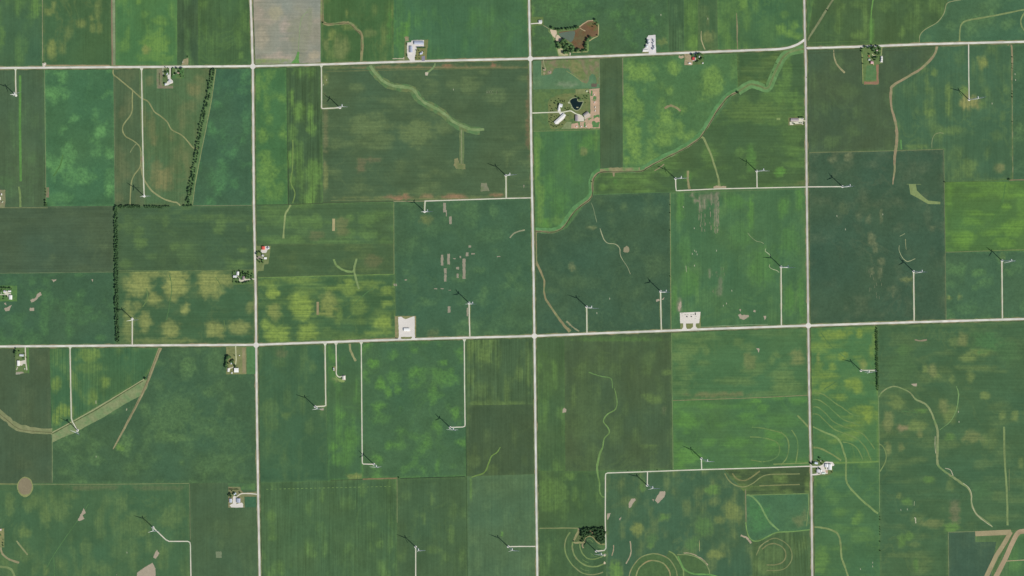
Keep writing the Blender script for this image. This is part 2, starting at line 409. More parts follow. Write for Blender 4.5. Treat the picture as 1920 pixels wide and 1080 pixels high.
# --- middle second section
F('crop_field', [(478,384),(738,379),(738,458),(479,458)], (84,112,74), 'ew', .35, (104,136,78), .35, [(510,400,30,14,.5),(592,415,12,14,.6),(552,420,8,7,.6),(595,442,16,8,.6,(112,118,82)),(640,425,12,20,.7,(118,126,84)),(655,410,10,10,.6),(690,412,20,14,.6),(690,440,18,9,.6),(500,390,12,6,.4),(655,440,12,14,.5)])
F('crop_field', [(479,457),(738,457),(739,514),(480,522)], (82,106,70), 'ew', .35, (104,124,76), .25, [(700,490,16,12,.6,(112,116,80)),(660,465,18,6,.5),(690,505,24,5,.4)])
F('crop_field', [(480,521),(739,514),(742,634),(482,646)], (70,110,72), 'ew', .5, (134,158,80), .2, [(512,551,13,10,.95),(508,537,9,8,.6),(512,584,14,16,.95,TAN),(566,573,22,28,.95),(616,572,17,24,1,TAN),(716,606,20,16,.95),(520,626,24,16,.9),(576,625,20,18,.85),(498,610,8,14,.8),(655,545,16,10,.6),(672,575,16,20,.4),(645,540,60,6,.55),(725,545,14,8,.7),(726,570,10,6,.7),(635,590,6,20,.4),(560,525,40,7,.6),(500,530,16,6,.5),(655,528,10,8,.7),(690,530,24,5,.5),(700,625,16,6,.6),(725,620,12,7,.5)])
F('crop_field', [(738,378),(997,371),(1001,630),(742,636)], (70,108,80), 'no', .2, (92,126,82), .3, [(799,412,12,10,.8,(112,126,80)),(925,395,10,12,.5),(920,440,30,14,.3),(810,430,20,14,.3),(900,505,14,6,.5),(760,510,8,8,.4),(950,600,20,14,.3),(760,470,20,10,.2),(812,625,12,10,.5,(108,122,82))])
# --- south second section
F('crop_field', [(482,646),(612,643),(614,901),(484,905)], (68,108,76), 'ns', .25, (96,124,76), .35, [(528,662,12,8,.6,(106,116,80)),(524,680,12,10,.4),(540,745,8,20,.35),(536,778,7,7,.8),(505,765,10,14,.5),(510,795,12,14,.45),(580,800,8,16,.4)])
F('crop_field', [(612,643),(677,641),(680,898),(614,901)], (74,114,76), 'ns', .3, LIM, .3, [(627,672,8,10,.6),(635,712,11,5,.8,(128,148,92)),(642,778,8,6,.6),(625,838,8,10,.7),(650,855,14,20,.4),(630,860,8,12,.5),(668,893,16,7,.9,TAN),(662,820,4,40,.5),(622,700,6,16,.5)])
F('crop_field', [(676,641),(872,635),(874,893),(679,898)], (74,114,78), 'no', .22, LIM, .35, [(700,683,10,10,.8),(738,665,10,8,.5),(715,720,10,12,.8),(728,735,6,10,.8),(710,760,12,6,.6),(745,730,8,8,.6),(812,740,8,22,.5),(835,710,22,14,.5),(830,680,10,5,.7),(860,660,8,6,.5),(855,775,7,12,.75),(710,775,4,5,.5),(715,785,20,10,.3),(790,845,6,8,.4),(820,875,4,12,.5),(738,710,14,18,.45)])
F('crop_field', [(873,635),(1002,631),(1003,760),(874,760)], (82,104,70), 'ns', .95, (106,132,76), .4, [(908,665,14,16,.8),(975,700,10,14,.6),(950,742,6,30,.5),(900,730,14,16,.4),(990,690,6,40,.5),(955,757,30,4,.7),(895,757,14,4,.6)])
F('crop_field', [(874,760),(1003,758),(1004,890),(876,893)], (80,96,68), 'ns', .45, (94,116,72), .3, [(890,865,14,12,.6),(925,880,12,10,.5),(890,840,6,10,.4)])
F('crop_field', [(485,906),(744,897),(746,1080),(487,1080)], (80,112,74), 'ns', .85, (100,132,76), .35, [(508,968,8,12,.7),(604,930,4,14,.6),(680,920,8,14,.5),(590,1040,6,8,.6),(712,1020,7,8,.6),(512,1008,8,6,.6),(695,985,12,8,.4),(680,1000,30,12,.2,(80,100,70))])
F('crop_field', [(744,897),(876,893),(878,1080),(745,1080)], (80,106,72), 'ns', .4, (100,128,76), .3, [(846,1000,6,18,.6),(810,935,4,12,.6),(795,970,4,12,.6),(815,1030,14,8,.5),(835,1045,7,10,.5),(762,930,10,8,.3),(850,960,6,20,.4)])
F('crop_field', [(876,893),(1004,889),(1007,1080),(878,1080)], (92,120,86), 'ns', .35, (106,134,90), .2, [(882,915,3,24,.7,YEL),(880,920,16,10,.3),(990,1060,14,14,.3),(942,1001,2.5,5,.9,LIM),(975,905,20,14,.2)])
# --- south-west
F('crop_field', [(0,650),(93,650),(98,906),(0,907)], (84,98,74), 'ns', .3, (94,110,78), .2, [(48,872,20,10,.3)])
F('crop_field', [(93,649),(481,647),(484,905),(98,906)], (72,106,76), 'no', .25, (94,126,80), .3, [(352,690,14,20,.7),(350,705,12,9,.4),(400,680,16,20,.4),(390,735,14,9,.5),(330,775,42,36,.5),(300,790,25,20,.5),(370,800,16,24,.4),(320,820,40,10,.7),(400,870,40,20,.4),(340,866,6,5,.7),(235,835,16,18,.8),(225,840,9,6,.8,YEL),(180,862,16,10,.6),(150,818,10,10,.5),(170,840,8,8,.5),(430,820,30,30,.3),(352,842,10,14,.3),(245,880,12,12,.4),(430,880,12,22,.4)])
F('crop_field', [(93,650),(300,650),(288,683),(270,712),(98,812)], (70,118,78), 'ns', .6, (118,144,76), .25, [(165,665,22,14,.7),(102,720,10,14,.75),(138,712,8,16,.55),(197,716,8,9,.8),(175,745,10,16,.7),(122,770,20,12,.9),(105,785,10,10,.9),(105,660,10,30,.3),(170,690,26,12,.4),(175,662,6,16,.5)], sub=1)
F('crop_field', [(0,908),(355,906),(357,1080),(0,1080)], (74,114,78), 'ns', .25, (108,132,80), .3, [(45,1000,12,10,.8),(18,945,10,20,.6),(85,965,10,22,.7),(52,950,8,16,.5),(110,955,20,22,.5),(190,965,6,16,.4),(250,985,30,24,.45),(270,998,10,6,.8),(318,970,20,20,.5),(160,1030,12,18,.4),(235,1030,25,20,.3),(190,1000,10,14,.3),(135,930,16,6,.4),(170,914,50,5,.6,(110,118,84)),(300,915,50,5,.5,(110,118,84)),(45,1040,14,14,.4),(85,1070,5,10,.7),(190,1068,20,10,.4),(340,960,10,16,.3)])
F('crop_field', [(355,906),(484,904),(487,1080),(357,1080)], (82,106,76), 'ns', .3, (96,120,80), .2, [(410,1035,6,9,.0),(415,1020,6,10,.4),(460,975,20,24,.2)])
# --- north third section
F('crop_field', [(994,0),(1252,0),(1252,101),(996,110)], (76,112,76), 'no', .25, (92,134,76), .25, [(998,50,3,50,.8,YEL),(1060,8,40,12,.4),(1185,22,8,7,.5),(1160,50,5,6,.5),(1180,65,8,12,.5),(1225,40,5,12,.6),(1070,30,40,10,.3),(1240,78,12,7,.5,TAN),(1190,85,10,5,.4)])
F('crop_field', [(1251,0),(1282,0),(1284,99),(1252,100)], (74,106,72), 'ns', 1.0, (100,134,86), .6, [])
F('crop_field', [(1281,0),(1308,0),(1309,97),(1283,99)], (86,122,68), 'ns', .6, YEL, .5, [(1300,80,10,14,.9),(1296,30,10,30,.5)])
F('crop_field', [(1307,0),(1344,0),(1346,96),(1309,98)], (76,108,70), 'ns', .4, (104,126,78), .3, [(1328,70,10,12,.8,BUF),(1327,38,2,8,.6,BUF),(1310,50,6,40,.3),(1320,20,10,14,.4)])
F('crop_field', [(1343,0),(1507,0),(1509,72),(1500,80),(1485,86),(1450,91),(1382,95),(1346,97)], (72,118,76), 'ns', .3, YEL, .3, [(1392,5,8,14,.9),(1360,15,16,14,.4),(1400,35,10,20,.4),(1466,55,10,12,.9),(1480,62,10,8,.9),(1490,48,9,8,.9),(1470,28,8,8,.5),(1494,68,8,6,.9),(1356,60,8,30,.3),(1440,60,20,30,.2)])
F('crop_field', [(996,112),(1124,107),(1126,245),(998,246)], (98,136,98), 'no', .1, (118,148,104), .3, [(1062,158,20,5,.7,(130,146,118))])
F('crop_field', [(1124,107),(1167,106),(1168,322),(1125,322)], (82,100,70), 'ns', .4, (92,112,74), .2, [(1145,220,16,18,.3)])
F('crop_field', [(1167,106),(1382,98),(1384,172),(1366,184),(1345,210),(1328,238),(1315,258),(1275,286),(1215,316),(1200,322),(1168,322)], (84,132,80), 'no', .25, (118,152,80), .3, [
    (1200,134,28,16,.85),(1215,145,14,10,.6),(1183,125,14,12,.5),(1262,128,12,14,.85),(1265,118,10,6,.5),(1334,148,20,26,.75),(1345,165,10,14,.7),(1328,170,12,14,.6),(1180,190,12,24,.75),(1195,205,14,20,.6),(1178,170,10,12,.6),(1256,170,8,8,.6),(1249,220,12,14,.85),(1243,262,14,14,.8),(1252,240,22,24,.5),(1276,245,6,18,.7),(1278,205,10,8,.5),(1185,250,14,28,.85),(1190,282,14,16,.8),(1175,300,8,10,.8),(1262,200,16,5,.3),(1375,130,6,20,.3),(1240,205,10,20,.4),(1175,230,8,14,.6)])
F('crop_field', [(998,246),(1125,243),(1126,324),(1112,340),(1110,366),(1086,392),(1062,425),(1045,434),(1003,433)], (78,124,78), 'ns', .3, LIM, .2, [(1006,300,6,70,.8,YEL),(1013,380,8,40,.8,YEL),(1010,270,8,14,.6,YEL),(1094,286,8,7,.8,BUF),(1105,265,14,14,.5),(1118,262,4,30,.6,YEL),(1050,380,16,30,.35),(1020,418,14,10,.7),(1098,275,12,8,.5),(1062,300,20,30,.15),(1050,415,20,10,.5,YEL)])
F('crop_field', [(1381,96),(1485,90),(1466,112),(1450,145),(1440,160),(1405,158),(1384,172)], (74,104,62), 'ew', .9, (112,136,76), .4, [(1415,130,24,7,.3),(1395,150,8,5,.3),(1440,120,14,12,.3)])
F('crop_field', [(1381,172),(1408,158),(1442,163),(1455,140),(1470,112),(1490,95),(1510,92),(1513,352),(1112,364),(1112,340),(1130,322),(1200,321),(1275,284),(1330,236)], (80,108,66), 'ew', .4, YEL, .25, [
    (1464,322,12,9,.9,LIM),(1408,300,10,26,.5,LIM),(1388,285,10,10,.4),(1290,330,6,14,.6,LIM),(1130,350,8,7,.7),(1180,350,30,5,.4),(1492,200,5,30,.6),(1420,210,60,20,.55,(104,132,72)),(1395,195,14,14,.4),(1462,178,10,30,.6),(1475,140,8,40,.5),(1485,250,20,20,.3),(1445,230,30,5,.5),(1330,290,14,20,.4),(1500,345,30,4,.5,BUF),(1250,325,10,6,.5),(1154,340,5,6,.6,LIM)], var=.08)
F('crop_field', [(1003,434),(1045,436),(1064,427),(1088,394),(1111,366),(1256,361),(1258,621),(1003,630)], (68,99,77), 'no', .2, (92,118,80), .18, [(1170,389,7,6,.8),(1145,395,9,4,.5),(1072,500,6,9,.7,(120,132,92)),(1110,427,8,3,.7,(120,132,92)),(1035,545,12,6,.4),(1110,530,20,10,.2)])
F('crop_field', [(1256,360),(1513,351),(1516,610),(1258,621)], (76,122,80), 'ns', .35, (104,140,82), .3, [
    (1304,376,5,5,.9,PINK),(1313,385,4,20,.5,PINK),(1322,380,4,12,.45,PINK),(1334,372,4,12,.5,PINK),(1343,392,4,32,.55,PINK),(1298,366,5,4,.7,PINK),(1330,368,14,5,.4,PINK),(1345,365,4,8,.7,PINK),
    (1275,380,8,40,.5,LIM),(1408,395,6,30,.6,LIM),(1470,390,12,20,.5,LIM),(1500,370,8,24,.6,LIM),(1380,380,20,14,.4,LIM),(1290,530,20,30,.4,LIM),(1285,470,14,30,.3,LIM),(1430,500,30,40,.35,LIM),(1480,450,20,30,.35,LIM),(1390,440,24,26,.3,LIM),(1265,560,6,40,.5,LIM),(1503,560,8,40,.5,LIM),(1480,560,10,30,.5,LIM),(1320,560,20,20,.25),
    (1350,540,6,22,.35,PINK),(1275,572,4,12,.6,PINK),(1330,515,3,9,.5,PINK)])
F('crop_field', [(1004,631),(1052,628),(1060,640),(1060,884),(1005,884)], (80,108,68), 'ns', .45, (100,134,74), .35, [(1040,700,6,24,.7),(1028,720,10,30,.3),(1020,770,6,10,.5),(1010,750,4,60,.4),(1052,775,10,10,.5)])
F('crop_field', [(1052,628),(1258,622),(1261,880),(1060,884),(1058,640)], (84,100,70), 'ns', .3, (104,130,76), .2, [(1160,636,90,4,.6,(92,126,70)),(1225,748,16,10,.7),(1210,742,10,5,.6),(1253,698,14,5,.7),(1090,695,12,18,.4),(1125,680,8,20,.3),(1076,745,6,20,.5),(1225,650,20,10,.3,DRK),(1220,837,16,4,.6),(1245,770,6,8,.6,(104,116,84)),(1100,770,30,60,.2),(1090,800,20,30,.25)])
F('crop_field', [(1259,621),(1516,612),(1518,742),(1262,750)], (82,126,78), 'ew', .45, (110,136,82), .35, [(1318,648,8,6,.5),(1300,655,10,10,.6),(1325,660,6,10,.6),(1405,675,12,16,.7,BUF),(1385,640,10,8,.5),(1403,650,14,8,.5),(1455,665,8,6,.7),(1495,672,14,16,.8,BUF),(1446,675,6,8,.6),(1290,705,14,8,.5),(1380,715,40,8,.5),(1415,690,24,14,.5),(1480,705,10,12,.5),(1350,740,60,5,.6,(132,130,90)),(1450,738,60,5,.4),(1320,680,10,6,.5),(1440,625,40,6,.3)])
F('crop_field', [(1262,750),(1518,742),(1521,873),(1263,881)], (80,127,78), 'ew', .3, LIM, .3, [(1287,790,26,18,.7),(1270,835,12,10,.5),(1290,855,26,16,.7),(1400,780,16,8,.6),(1417,752,12,6,.7),(1430,765,10,8,.6),(1330,830,12,10,.5),(1380,830,30,10,.5),(1465,790,40,12,.3),(1275,870,10,8,.7),(1448,840,16,10,.4),(1500,750,20,6,.5)])
F('crop_field', [(1005,883),(1137,883),(1135,992),(1007,991)], (78,106,66), 'ns', .35, (102,134,74), .25, [(1025,925,18,30,.7),(1050,930,14,30,.6),(1078,930,6,16,.5),(1070,892,10,6,.8),(1035,950,30,10,.5),(1065,890,16,10,.3)])
F('crop_field', [(1007,991),(1136,991),(1138,1080),(1008,1080)], (76,106,68), 'ns', .5, (102,134,80), .35, [(1030,1040,5,24,.6),(1018,1070,10,10,.4)])
F('crop_field', [(1136,885),(1358,878),(1363,888),(1380,905),(1397,922),(1402,1000),(1411,1015),(1411,1080),(1137,1080)], (72,108,80), 'ns', .3, TAN, .22, [
    (1196,992,11,12,.9,TAN),(1245,969,10,8,.7,YEL),(1337,918,12,10,.7,YEL),(1370,960,14,20,.7),(1343,1040,18,8,.7),(1155,1070,14,18,.8,YEL),(1220,1022,6,6,.6,YEL),(1320,985,20,20,.4,YEL),(1205,908,5,14,.6,YEL),(1340,940,10,10,.4),(1385,965,10,16,.5),(1180,940,14,10,.3),(1222,1010,14,10,.35,YEL),(1300,1020,14,14,.4,YEL),(1290,1050,14,20,.4),(1350,975,14,8,.5),(1330,1060,14,14,.3),(1310,925,12,12,.3)])
F('crop_field', [(1356,879),(1519,874),(1521,926),(1399,928),(1382,906),(1365,889)], (76,92,62), 'ew', .5, (108,132,76), .4, [(1462,897,14,10,.85),(1476,922,10,6,.7),(1514,910,4,18,.8),(1380,896,12,6,.5),(1458,924,12,5,.5)])
F('crop_field', [(1399,928),(1517,925),(1518,994),(1458,997),(1435,1008),(1412,1014),(1401,1000)], (74,124,88), 'no', .15, (92,132,86), .2, [(1500,975,14,12,.7,(112,126,86)),(1508,965,5,14,.6,(112,126,86)),(1425,970,20,30,.5,(84,136,80)),(1410,955,10,30,.4,(84,136,80))])
F('crop_field', [(1411,1015),(1436,1008),(1460,997),(1519,992),(1523,1080),(1412,1080)], (84,110,70), 'ns', .75, (106,130,80), .4, [(1450,1040,20,16,.4),(1425,1060,14,14,.6),(1440,1068,24,8,.6)])
# --- east column
F('crop_field', [(1511,0),(1561,0),(1513,76)], (82,118,72), 'ns', .3, YEL, .3, [(1526,8,6,6,.6),(1522,30,6,10,.5)])
F('crop_field', [(1560,0),(1800,0),(1776,6),(1770,25),(1757,42),(1735,55),(1725,66),(1724,80),(1513,88),(1513,74)], (80,106,66), 'ns', .35, (106,136,76), .3, [(1610,66,14,8,.7),(1692,60,5,10,.7),(1634,60,4,30,.7,LIM),(1710,40,16,20,.3),(1660,10,12,12,.4),(1610,8,14,8,.4),(1580,12,6,6,.5)])
F('crop_field', [(1798,0),(1920,0),(1920,79),(1724,81),(1725,66),(1735,55),(1757,42),(1770,25),(1776,5)], (74,116,84), 'no', .15, (98,132,86), .3, [(1890,45,14,10,.6),(1785,50,10,8,.5),(1850,10,12,8,.4),(1740,70,6,6,.4)])
F('crop_field', [(1513,92),(1757,84),(1743,113),(1700,145),(1673,163),(1674,210),(1682,250),(1681,281),(1515,286)], (84,99,74), 'ns', .25, (98,124,78), .2, [(1560,265,16,12,.5),(1600,245,14,12,.4),(1590,170,20,14,.3),(1605,210,6,10,.4),(1530,200,8,30,.2)])
F('crop_field', [(1757,84),(1898,82),(1898,337),(1770,341),(1769,280),(1681,283),(1684,250),(1673,210),(1673,163),(1700,145),(1743,113)], (74,112,82), 'ns', .4, (112,138,80), .25, [(1842,118,10,12,.9,TAN),(1752,135,6,8,.85),(1730,120,8,16,.5),(1743,212,10,12,.75),(1738,155,4,20,.6),(1778,172,6,16,.8),(1778,200,5,14,.75),(1785,245,24,8,.5),(1738,200,6,14,.5),(1880,220,6,10,.4),(1870,255,12,10,.3),(1765,245,6,8,.6),(1818,192,20,14,.9,(138,142,90)),(1808,172,10,10,.8),(1840,195,10,10,.6),(1876,315,10,10,.6,(126,130,86)),(1815,315,16,18,.6),(1795,325,8,10,.5),(1718,275,20,4,.6),(1880,340,10,8,.4)])
F('crop_field', [(1898,82),(1920,81),(1920,337),(1898,337)], (72,110,80), 'no', .2, (98,130,84), .3, [(1912,240,8,10,.6),(1910,140,8,10,.3)])
F('crop_field', [(1515,286),(1769,280),(1773,603),(1517,611)], (68,96,77), 'no', .2, (112,122,90), .12, [(1565,285,6,9,.5,(100,110,80)),(1590,294,8,8,.8),(1562,300,10,6,.6),(1581,390,12,12,.5,(92,108,76)),(1634,448,7,14,.75),(1642,465,4,10,.7),(1628,411,5,7,.6),(1652,490,7,7,.7),(1650,510,5,10,.6),(1635,508,4,8,.7),(1748,430,6,6,.5),(1700,525,12,5,.8,BUF),(1651,405,2,16,.7),(1675,545,4,12,.5),(1670,543,8,4,.4),(1740,405,8,20,.2),(1610,405,5,6,.4)])
F('crop_field', [(1771,342),(1920,337),(1920,468),(1773,473)], (90,130,66), 'ew', .35, (108,148,70), .4, [(1780,350,6,40,.5),(1812,445,16,12,.8),(1803,450,18,18,.6),(1896,430,20,14,.8),(1888,388,10,6,.9),(1820,415,20,8,.5),(1885,455,20,8,.7),(1915,390,8,40,.4),(1840,345,60,5,.4)])
F('crop_field', [(1773,472),(1920,468),(1920,599),(1774,604)], (72,110,82), 'no', .2, (96,134,84), .3, [(1835,512,16,7,.7),(1780,558,5,4,.7,TAN),(1800,556,5,5,.6,TAN),(1812,580,20,10,.3),(1905,500,10,12,.3),(1880,480,6,9,.6,(104,132,78))])
F('crop_field', [(1518,612),(1644,608),(1648,867),(1521,868)], (80,134,80), 'ew', .35, (126,150,74), .35, [(1570,627,26,8,.85),(1612,625,7,9,.9),(1548,628,14,8,.7),(1617,682,8,14,.8,TAN),(1580,668,10,8,.85),(1534,672,3,10,.8,TAN),(1560,688,8,8,.7),(1604,722,16,14,.9),(1590,718,8,9,.9),(1555,722,16,8,.7),(1545,730,10,6,.6),(1627,775,10,16,.95),(1610,770,14,10,.6),(1576,745,12,7,.6),(1535,690,8,12,.5),(1530,735,10,6,.5),(1640,640,5,30,.5),(1635,660,5,14,.6)])
F('crop_field', [(1644,608),(1920,600),(1920,990),(1829,997),(1778,998),(1780,1080),(1652,1080),(1648,867)], (76,112,76), 'ew', .4, (116,136,82), .2, [
    (1805,636,10,14,.85,BUF),(1790,640,14,10,.5),(1840,660,28,8,.85),(1815,670,16,9,.8),(1860,650,12,8,.5),(1735,692,7,9,.85),(1748,694,7,14,.85,BUF),(1757,705,6,6,.8),(1820,706,7,14,.7),(1785,712,5,8,.6),(1768,760,10,14,.8,BUF),(1780,780,12,14,.8),(1788,770,7,10,.7),(1847,742,9,8,.85),(1682,757,16,12,.75),(1665,790,10,18,.85,BUF),(1720,797,18,10,.8),(1728,770,12,5,.5,YEL),(1675,745,12,8,.5),(1725,815,6,8,.9,BUF),(1665,840,5,16,.85,BUF),(1690,840,6,9,.7,BUF),(1880,780,8,8,.8),(1903,780,6,10,.8),(1823,820,18,12,.7,BUF),(1845,825,8,12,.6),(1780,820,10,8,.5,YEL),(1860,830,12,16,.4),(1690,802,10,6,.8,(150,140,104)),(1830,690,40,6,.5),(1890,660,24,24,.25,(90,134,80)),(1850,640,30,20,.4,(90,134,80)),(1690,690,30,30,.25,(88,126,74)),(1695,640,30,16,.25),(1635+60,655,20,10,.3,YEL),
    (1700,940,12,8,.6,YEL),(1686,930,6,8,.7),(1740,900,14,8,.5,YEL),(1790,960,10,30,.7,(120,122,92)),(1780,920,8,24,.45),(1745,982,24,8,.7,BUF),(1785,990,14,10,.7,YEL),(1720,970,14,10,.4),(1705,1005,8,8,.6,YEL),(1690,1015,8,14,.6,YEL),(1717,1060,5,12,.5,YEL),(1760,930,60,10,.3,(70,108,80)),(1915,870,6,12,.6),(1840,870,20,10,.3),(1870,930,14,10,.3),(1720,862,20,6,.3),(1715,1020,10,6,.5),(1840,920,20,20,.25,(84,130,80))])
F('crop_field', [(1522,868),(1648,866),(1651,960),(1653,1080),(1525,1080)], (76,124,80), 'ew', .3, YEL, .25, [(1528,890,5,30,.6),(1605,975,10,8,.7),(1612,970,8,10,.5),(1540,1050,14,24,.6),(1530,1060,6,14,.7),(1545,900,10,14,.4),(1605,1010,10,8,.3),(1560,930,16,16,.3)])
F('crop_field', [(1779,998),(1829,996),(1829,1016),(1868,1016),(1830,1080),(1780,1080)], (70,98,82), 'ns', .25, (90,114,84), .2, [(1845,1022,14,5,.5)], sub=1)
F('crop_field', [(1829,998),(1900,994),(1880,1030),(1850,1080),(1828,1080),(1868,1016),(1829,1016)], (98,128,82), 'ns', .3, (112,140,84), .3, sub=1)
F('crop_field', [(1920,995),(1908,1002),(1893,1040),(1872,1080),(1920,1080)], (84,126,76), 'ns', .3, (100,140,80), .3, [(1905,1060,12,12,.5)], sub=1)

# ------------------------------------------------------------------ grass waterways, field edges, terraces
R = ribbon
W = 'grass_waterway'; E_ = 'field_edge'; T_ = 'terrace_bank'
R('grass_strip', [(213.2,0),(213.6,60),(214,124)], 5, (130,146,112), jitter=.1)
R('grass_strip', [(209.6,0),(210,60),(210.6,122)], 2.6, (138,124,104), SOIL, layer=4, jitter=.1)
R(W, [(212,128),(213,140),(222,147),(247,168),(264,183),(277,190),(285,202),(290,210),(300,217),(313,228),(322,243),(340,253),(352,265),(362,277),(373,279)], 2.3, (146,150,106), alt=(130,136,94))
R(W, [(248.5,170),(248,190),(248,205),(244,217),(232,233),(230,245),(236,256),(250,264),(262,275),(264,290),(263,312),(252,328),(246,345),(244,383)], 2.2, (142,148,104))
R(W, [(265.5,284),(266,300),(265.5,318)], 4.5, (140,132,104), alt=(128,140,100))
R(W, [(265,316),(267,328),(272,340),(285,358),(305,372),(322,378),(332,380),(338,386)], 2.8, (146,150,108))
R(W, [(257,268),(250,276),(244,286)], 1.6, (128,138,100))
R('grass_strip', [(37.5,141),(37.5,250),(39,340)], 4.6, (94,138,76), jitter=.1)
R('grass_strip', [(35.5,350),(37,360),(38,375),(38.5,388)], 4, (120,144,92))
R(W, [(603.5,0),(604,36),(607,43),(616,46),(628,45),(640,43.5),(652,43),(660,46),(668,54),(677,63),(679,75),(679,95),(677,117)], 5.5, (140,136,100), alt=(120,136,92))
R('ditch', [(605.5,0),(605.5,38),(610,44),(625,45),(640,43.5),(652,44),(660,49),(668,57),(676,65),(678,95)], 1, (92,92,68), layer=5)
R('grass_strip', [(577,22),(568,30),(563,45),(561,70),(559.5,96)], 1.6, (138,154,118))
patch(W, [(558,97),(561.5,98),(560.5,112),(561,119),(545,119),(553,110)], (100,148,84), layer=3, rough_edge=.5)
big = [(694,122),(700,132),(712,146),(727,157),(742,162),(765,164),(777,170),(785,182),(797,193),(817,203),(835,215),(850,228),(868,237),(885,243),(908,243)]
R(W, [(a-1, b+1) for a, b in big[:-1]]+[(900,246)], 14, (92,124,82), layer=2, alt=(112,126,84))
R(W, big, 5.2, (128,150,104), layer=3, alt=(118,144,96))
R('grass_strip', [(866,243),(866,280),(866,312)], 8, (104,124,84), alt=(122,132,92))
R('grass_strip', [(865,243),(865.5,280),(866,316)], 1.2, (140,144,112), layer=4)
patch('bare_patch', [(852,298),(858,296),(861,306),(873,308),(873,317),(856,317),(851,310)], (138,138,100), SOIL, 4, rough_edge=.8, alt=(112,126,84))
R(W, [(816,118),(814,124),(808,131),(800,136.5)], 3.2, (122,146,100)); patch('bare_patch', [(797,135),(804,136),(802,142),(798,142)], (190,182,164), SOIL, 5, rough_edge=.5)
R(W, [(549,262),(549,300),(548,320),(545,340),(549,352),(553,362),(549,381)], 2, (116,142,82), jitter=.4)
R(W, [(545,384),(540,393),(535,402),(533,420),(531.5,447)], 3.2, (140,156,106))
R('grass_strip', [(625.6,410),(625.4,433)], 5, (168,160,120), jitter=.05)
R(W, [(626,486),(629,495),(638,503),(648,508),(658,509.5),(664,508.5)], 3.8, (122,148,94)); R(W, [(669,485),(666,495),(664,505),(666,518),(673,542)], 3.8, (126,148,98))
R('grass_strip', [(595.8,566),(595.5,590)], 4.4, (150,140,106), jitter=.15)
R(W, [(656,642),(656.5,655),(661,666),(667,677)], 4, (144,146,106))
patch(W, [(98,812),(186,760),(270,712),(279,714),(276,728),(265,741),(230,760),(190,785),(160,800),(140,812),(118,820),(98,830)], (134,146,106), layer=2, alt=(116,142,98), rough_edge=.3)
R('grass_strip', [(98,811),(180,766),(270,711)], 1.8, (160,164,124), layer=4, smooth=False)
R('ditch', [(98,813.6),(180,768.8),(268,714)], 1.5, (86,98,66), layer=4, smooth=False)
R(W, [(0,775),(15,787),(30,799),(48,805),(70,808),(98,809)], 12, (136,142,104), layer=2, alt=(124,134,96))
R('ditch', [(0,777),(15,789),(30,801),(48,807),(98,811)], 1, (98,100,72), layer=4)
R(W, [(301,652,6),(290,680,5.5),(278,712,5),(265,742,4.5),(240,790,4),(225,818,3.5),(212,842,1.5)], 5, (148,144,110), layer=4)
R('ditch', [(299,654),(289,680),(277,711),(260,750),(240,788)], .9, (104,100,74), layer=5)
R(W, [(1,1026),(3,1035),(9,1043),(20,1050),(36,1055)], 3.6, (148,144,112)); R(W, [(31,1014),(40,1026),(52,1040)], 3, (138,146,106)); R(W, [(0,1063),(12,1064),(22,1069),(27,1080)], 4.2, (126,146,98))
circ = lambda cx, cy, rx, ry, n=26: [(cx+rx*math.cos(2*PI*i/n), cy+ry*math.sin(2*PI*i/n)) for i in range(n)]
patch('bare_patch', circ(47,913,15,19), (138,146,98), GRASS, 3, rough_edge=.5); patch('bare_patch', circ(47,912,13,16), (138,130,106), SOIL, 4, rough_edge=.5)
# north-centre / drainage creek with mown banks
creek = [(1003,433),(1015,434.5),(1030,435),(1045,433),(1058,424),(1072,403),(1085,389),(1105,374),(1111,362),(1111.5,340),(1118,328),(1130,322),(1160,322),(1200,321),(1215,314),(1240,300),(1275,283),(1300,268),(1315,255),(1328,235),(1345,207),(1365,182),(1385,172)]
R('creek_bank', [(x-2.5, y-2.5) for x, y in creek], 9, (98,142,92), layer=2, alt=(88,132,82))
R('creek_bank', creek, 3.6, (144,138,106), SOIL, layer=3, alt=(118,134,92), jitter=.5)
R('creek', [(x+.4, y+.4) for x, y in creek], 1.3, (70,78,58), layer=5, jitter=.3)
up = [(1384,172),(1396,164),(1408,158),(1422,161),(1436,166),(1443,160),(1449,145),(1458,125),(1468,108),(1480,98),(1497,93),(1510,92)]
R('creek_bank', up, 15, (106,146,94), layer=2, alt=(98,134,84), jitter=.1)
R('creek_bank', up, 4, (118,138,92), layer=3, alt=(112,128,86), jitter=.3)
R('creek', up[:-2], 1.2, (104,122,80), layer=5, jitter=.4)
R('creek_bank', [(1125,320),(1150,317),(1170,317),(1200,316)], 6, (142,138,104), layer=3, alt=(104,140,88))
patch('bare_patch', [(1148,321),(1153,321),(1152,331),(1149.5,331)], (150,140,110), SOIL, 4)
R(W, [(1313.5,257,4),(1320,261,4),(1333,290,3.4),(1341,315,3),(1347,335,3.6),(1349,350,5)], 3.5, (134,148,100))
R(W, [(1290,320,4),(1290,340,4),(1293,354,5)], 4, (146,144,106)); patch('grass_strip', [(1337,351),(1343,347.5),(1350,349),(1362,349),(1361,354),(1338,355)], (172,160,134), SOIL, 4, rough_edge=.6)
R('grass_strip', [(1227,320),(1236,315),(1245,308)], 2, (146,140,110)); R('grass_strip', [(1258,294),(1266,290)], 1.5, (120,140,98))
R(W, [(1246,203),(1254,199),(1263,199),(1276,208)], 4.2, (142,134,102), alt=(116,140,88))
R(W, [(1315,58,1.4),(1314.5,66,1.8),(1315.5,76,2.2),(1319,86,2),(1322,93,2)], 2, (158,156,118)); R('grass_strip', [(1381,24,.8),(1382,45,2.8),(1382,70,2.4),(1383,92,1.2)], 2.5, (134,132,100))
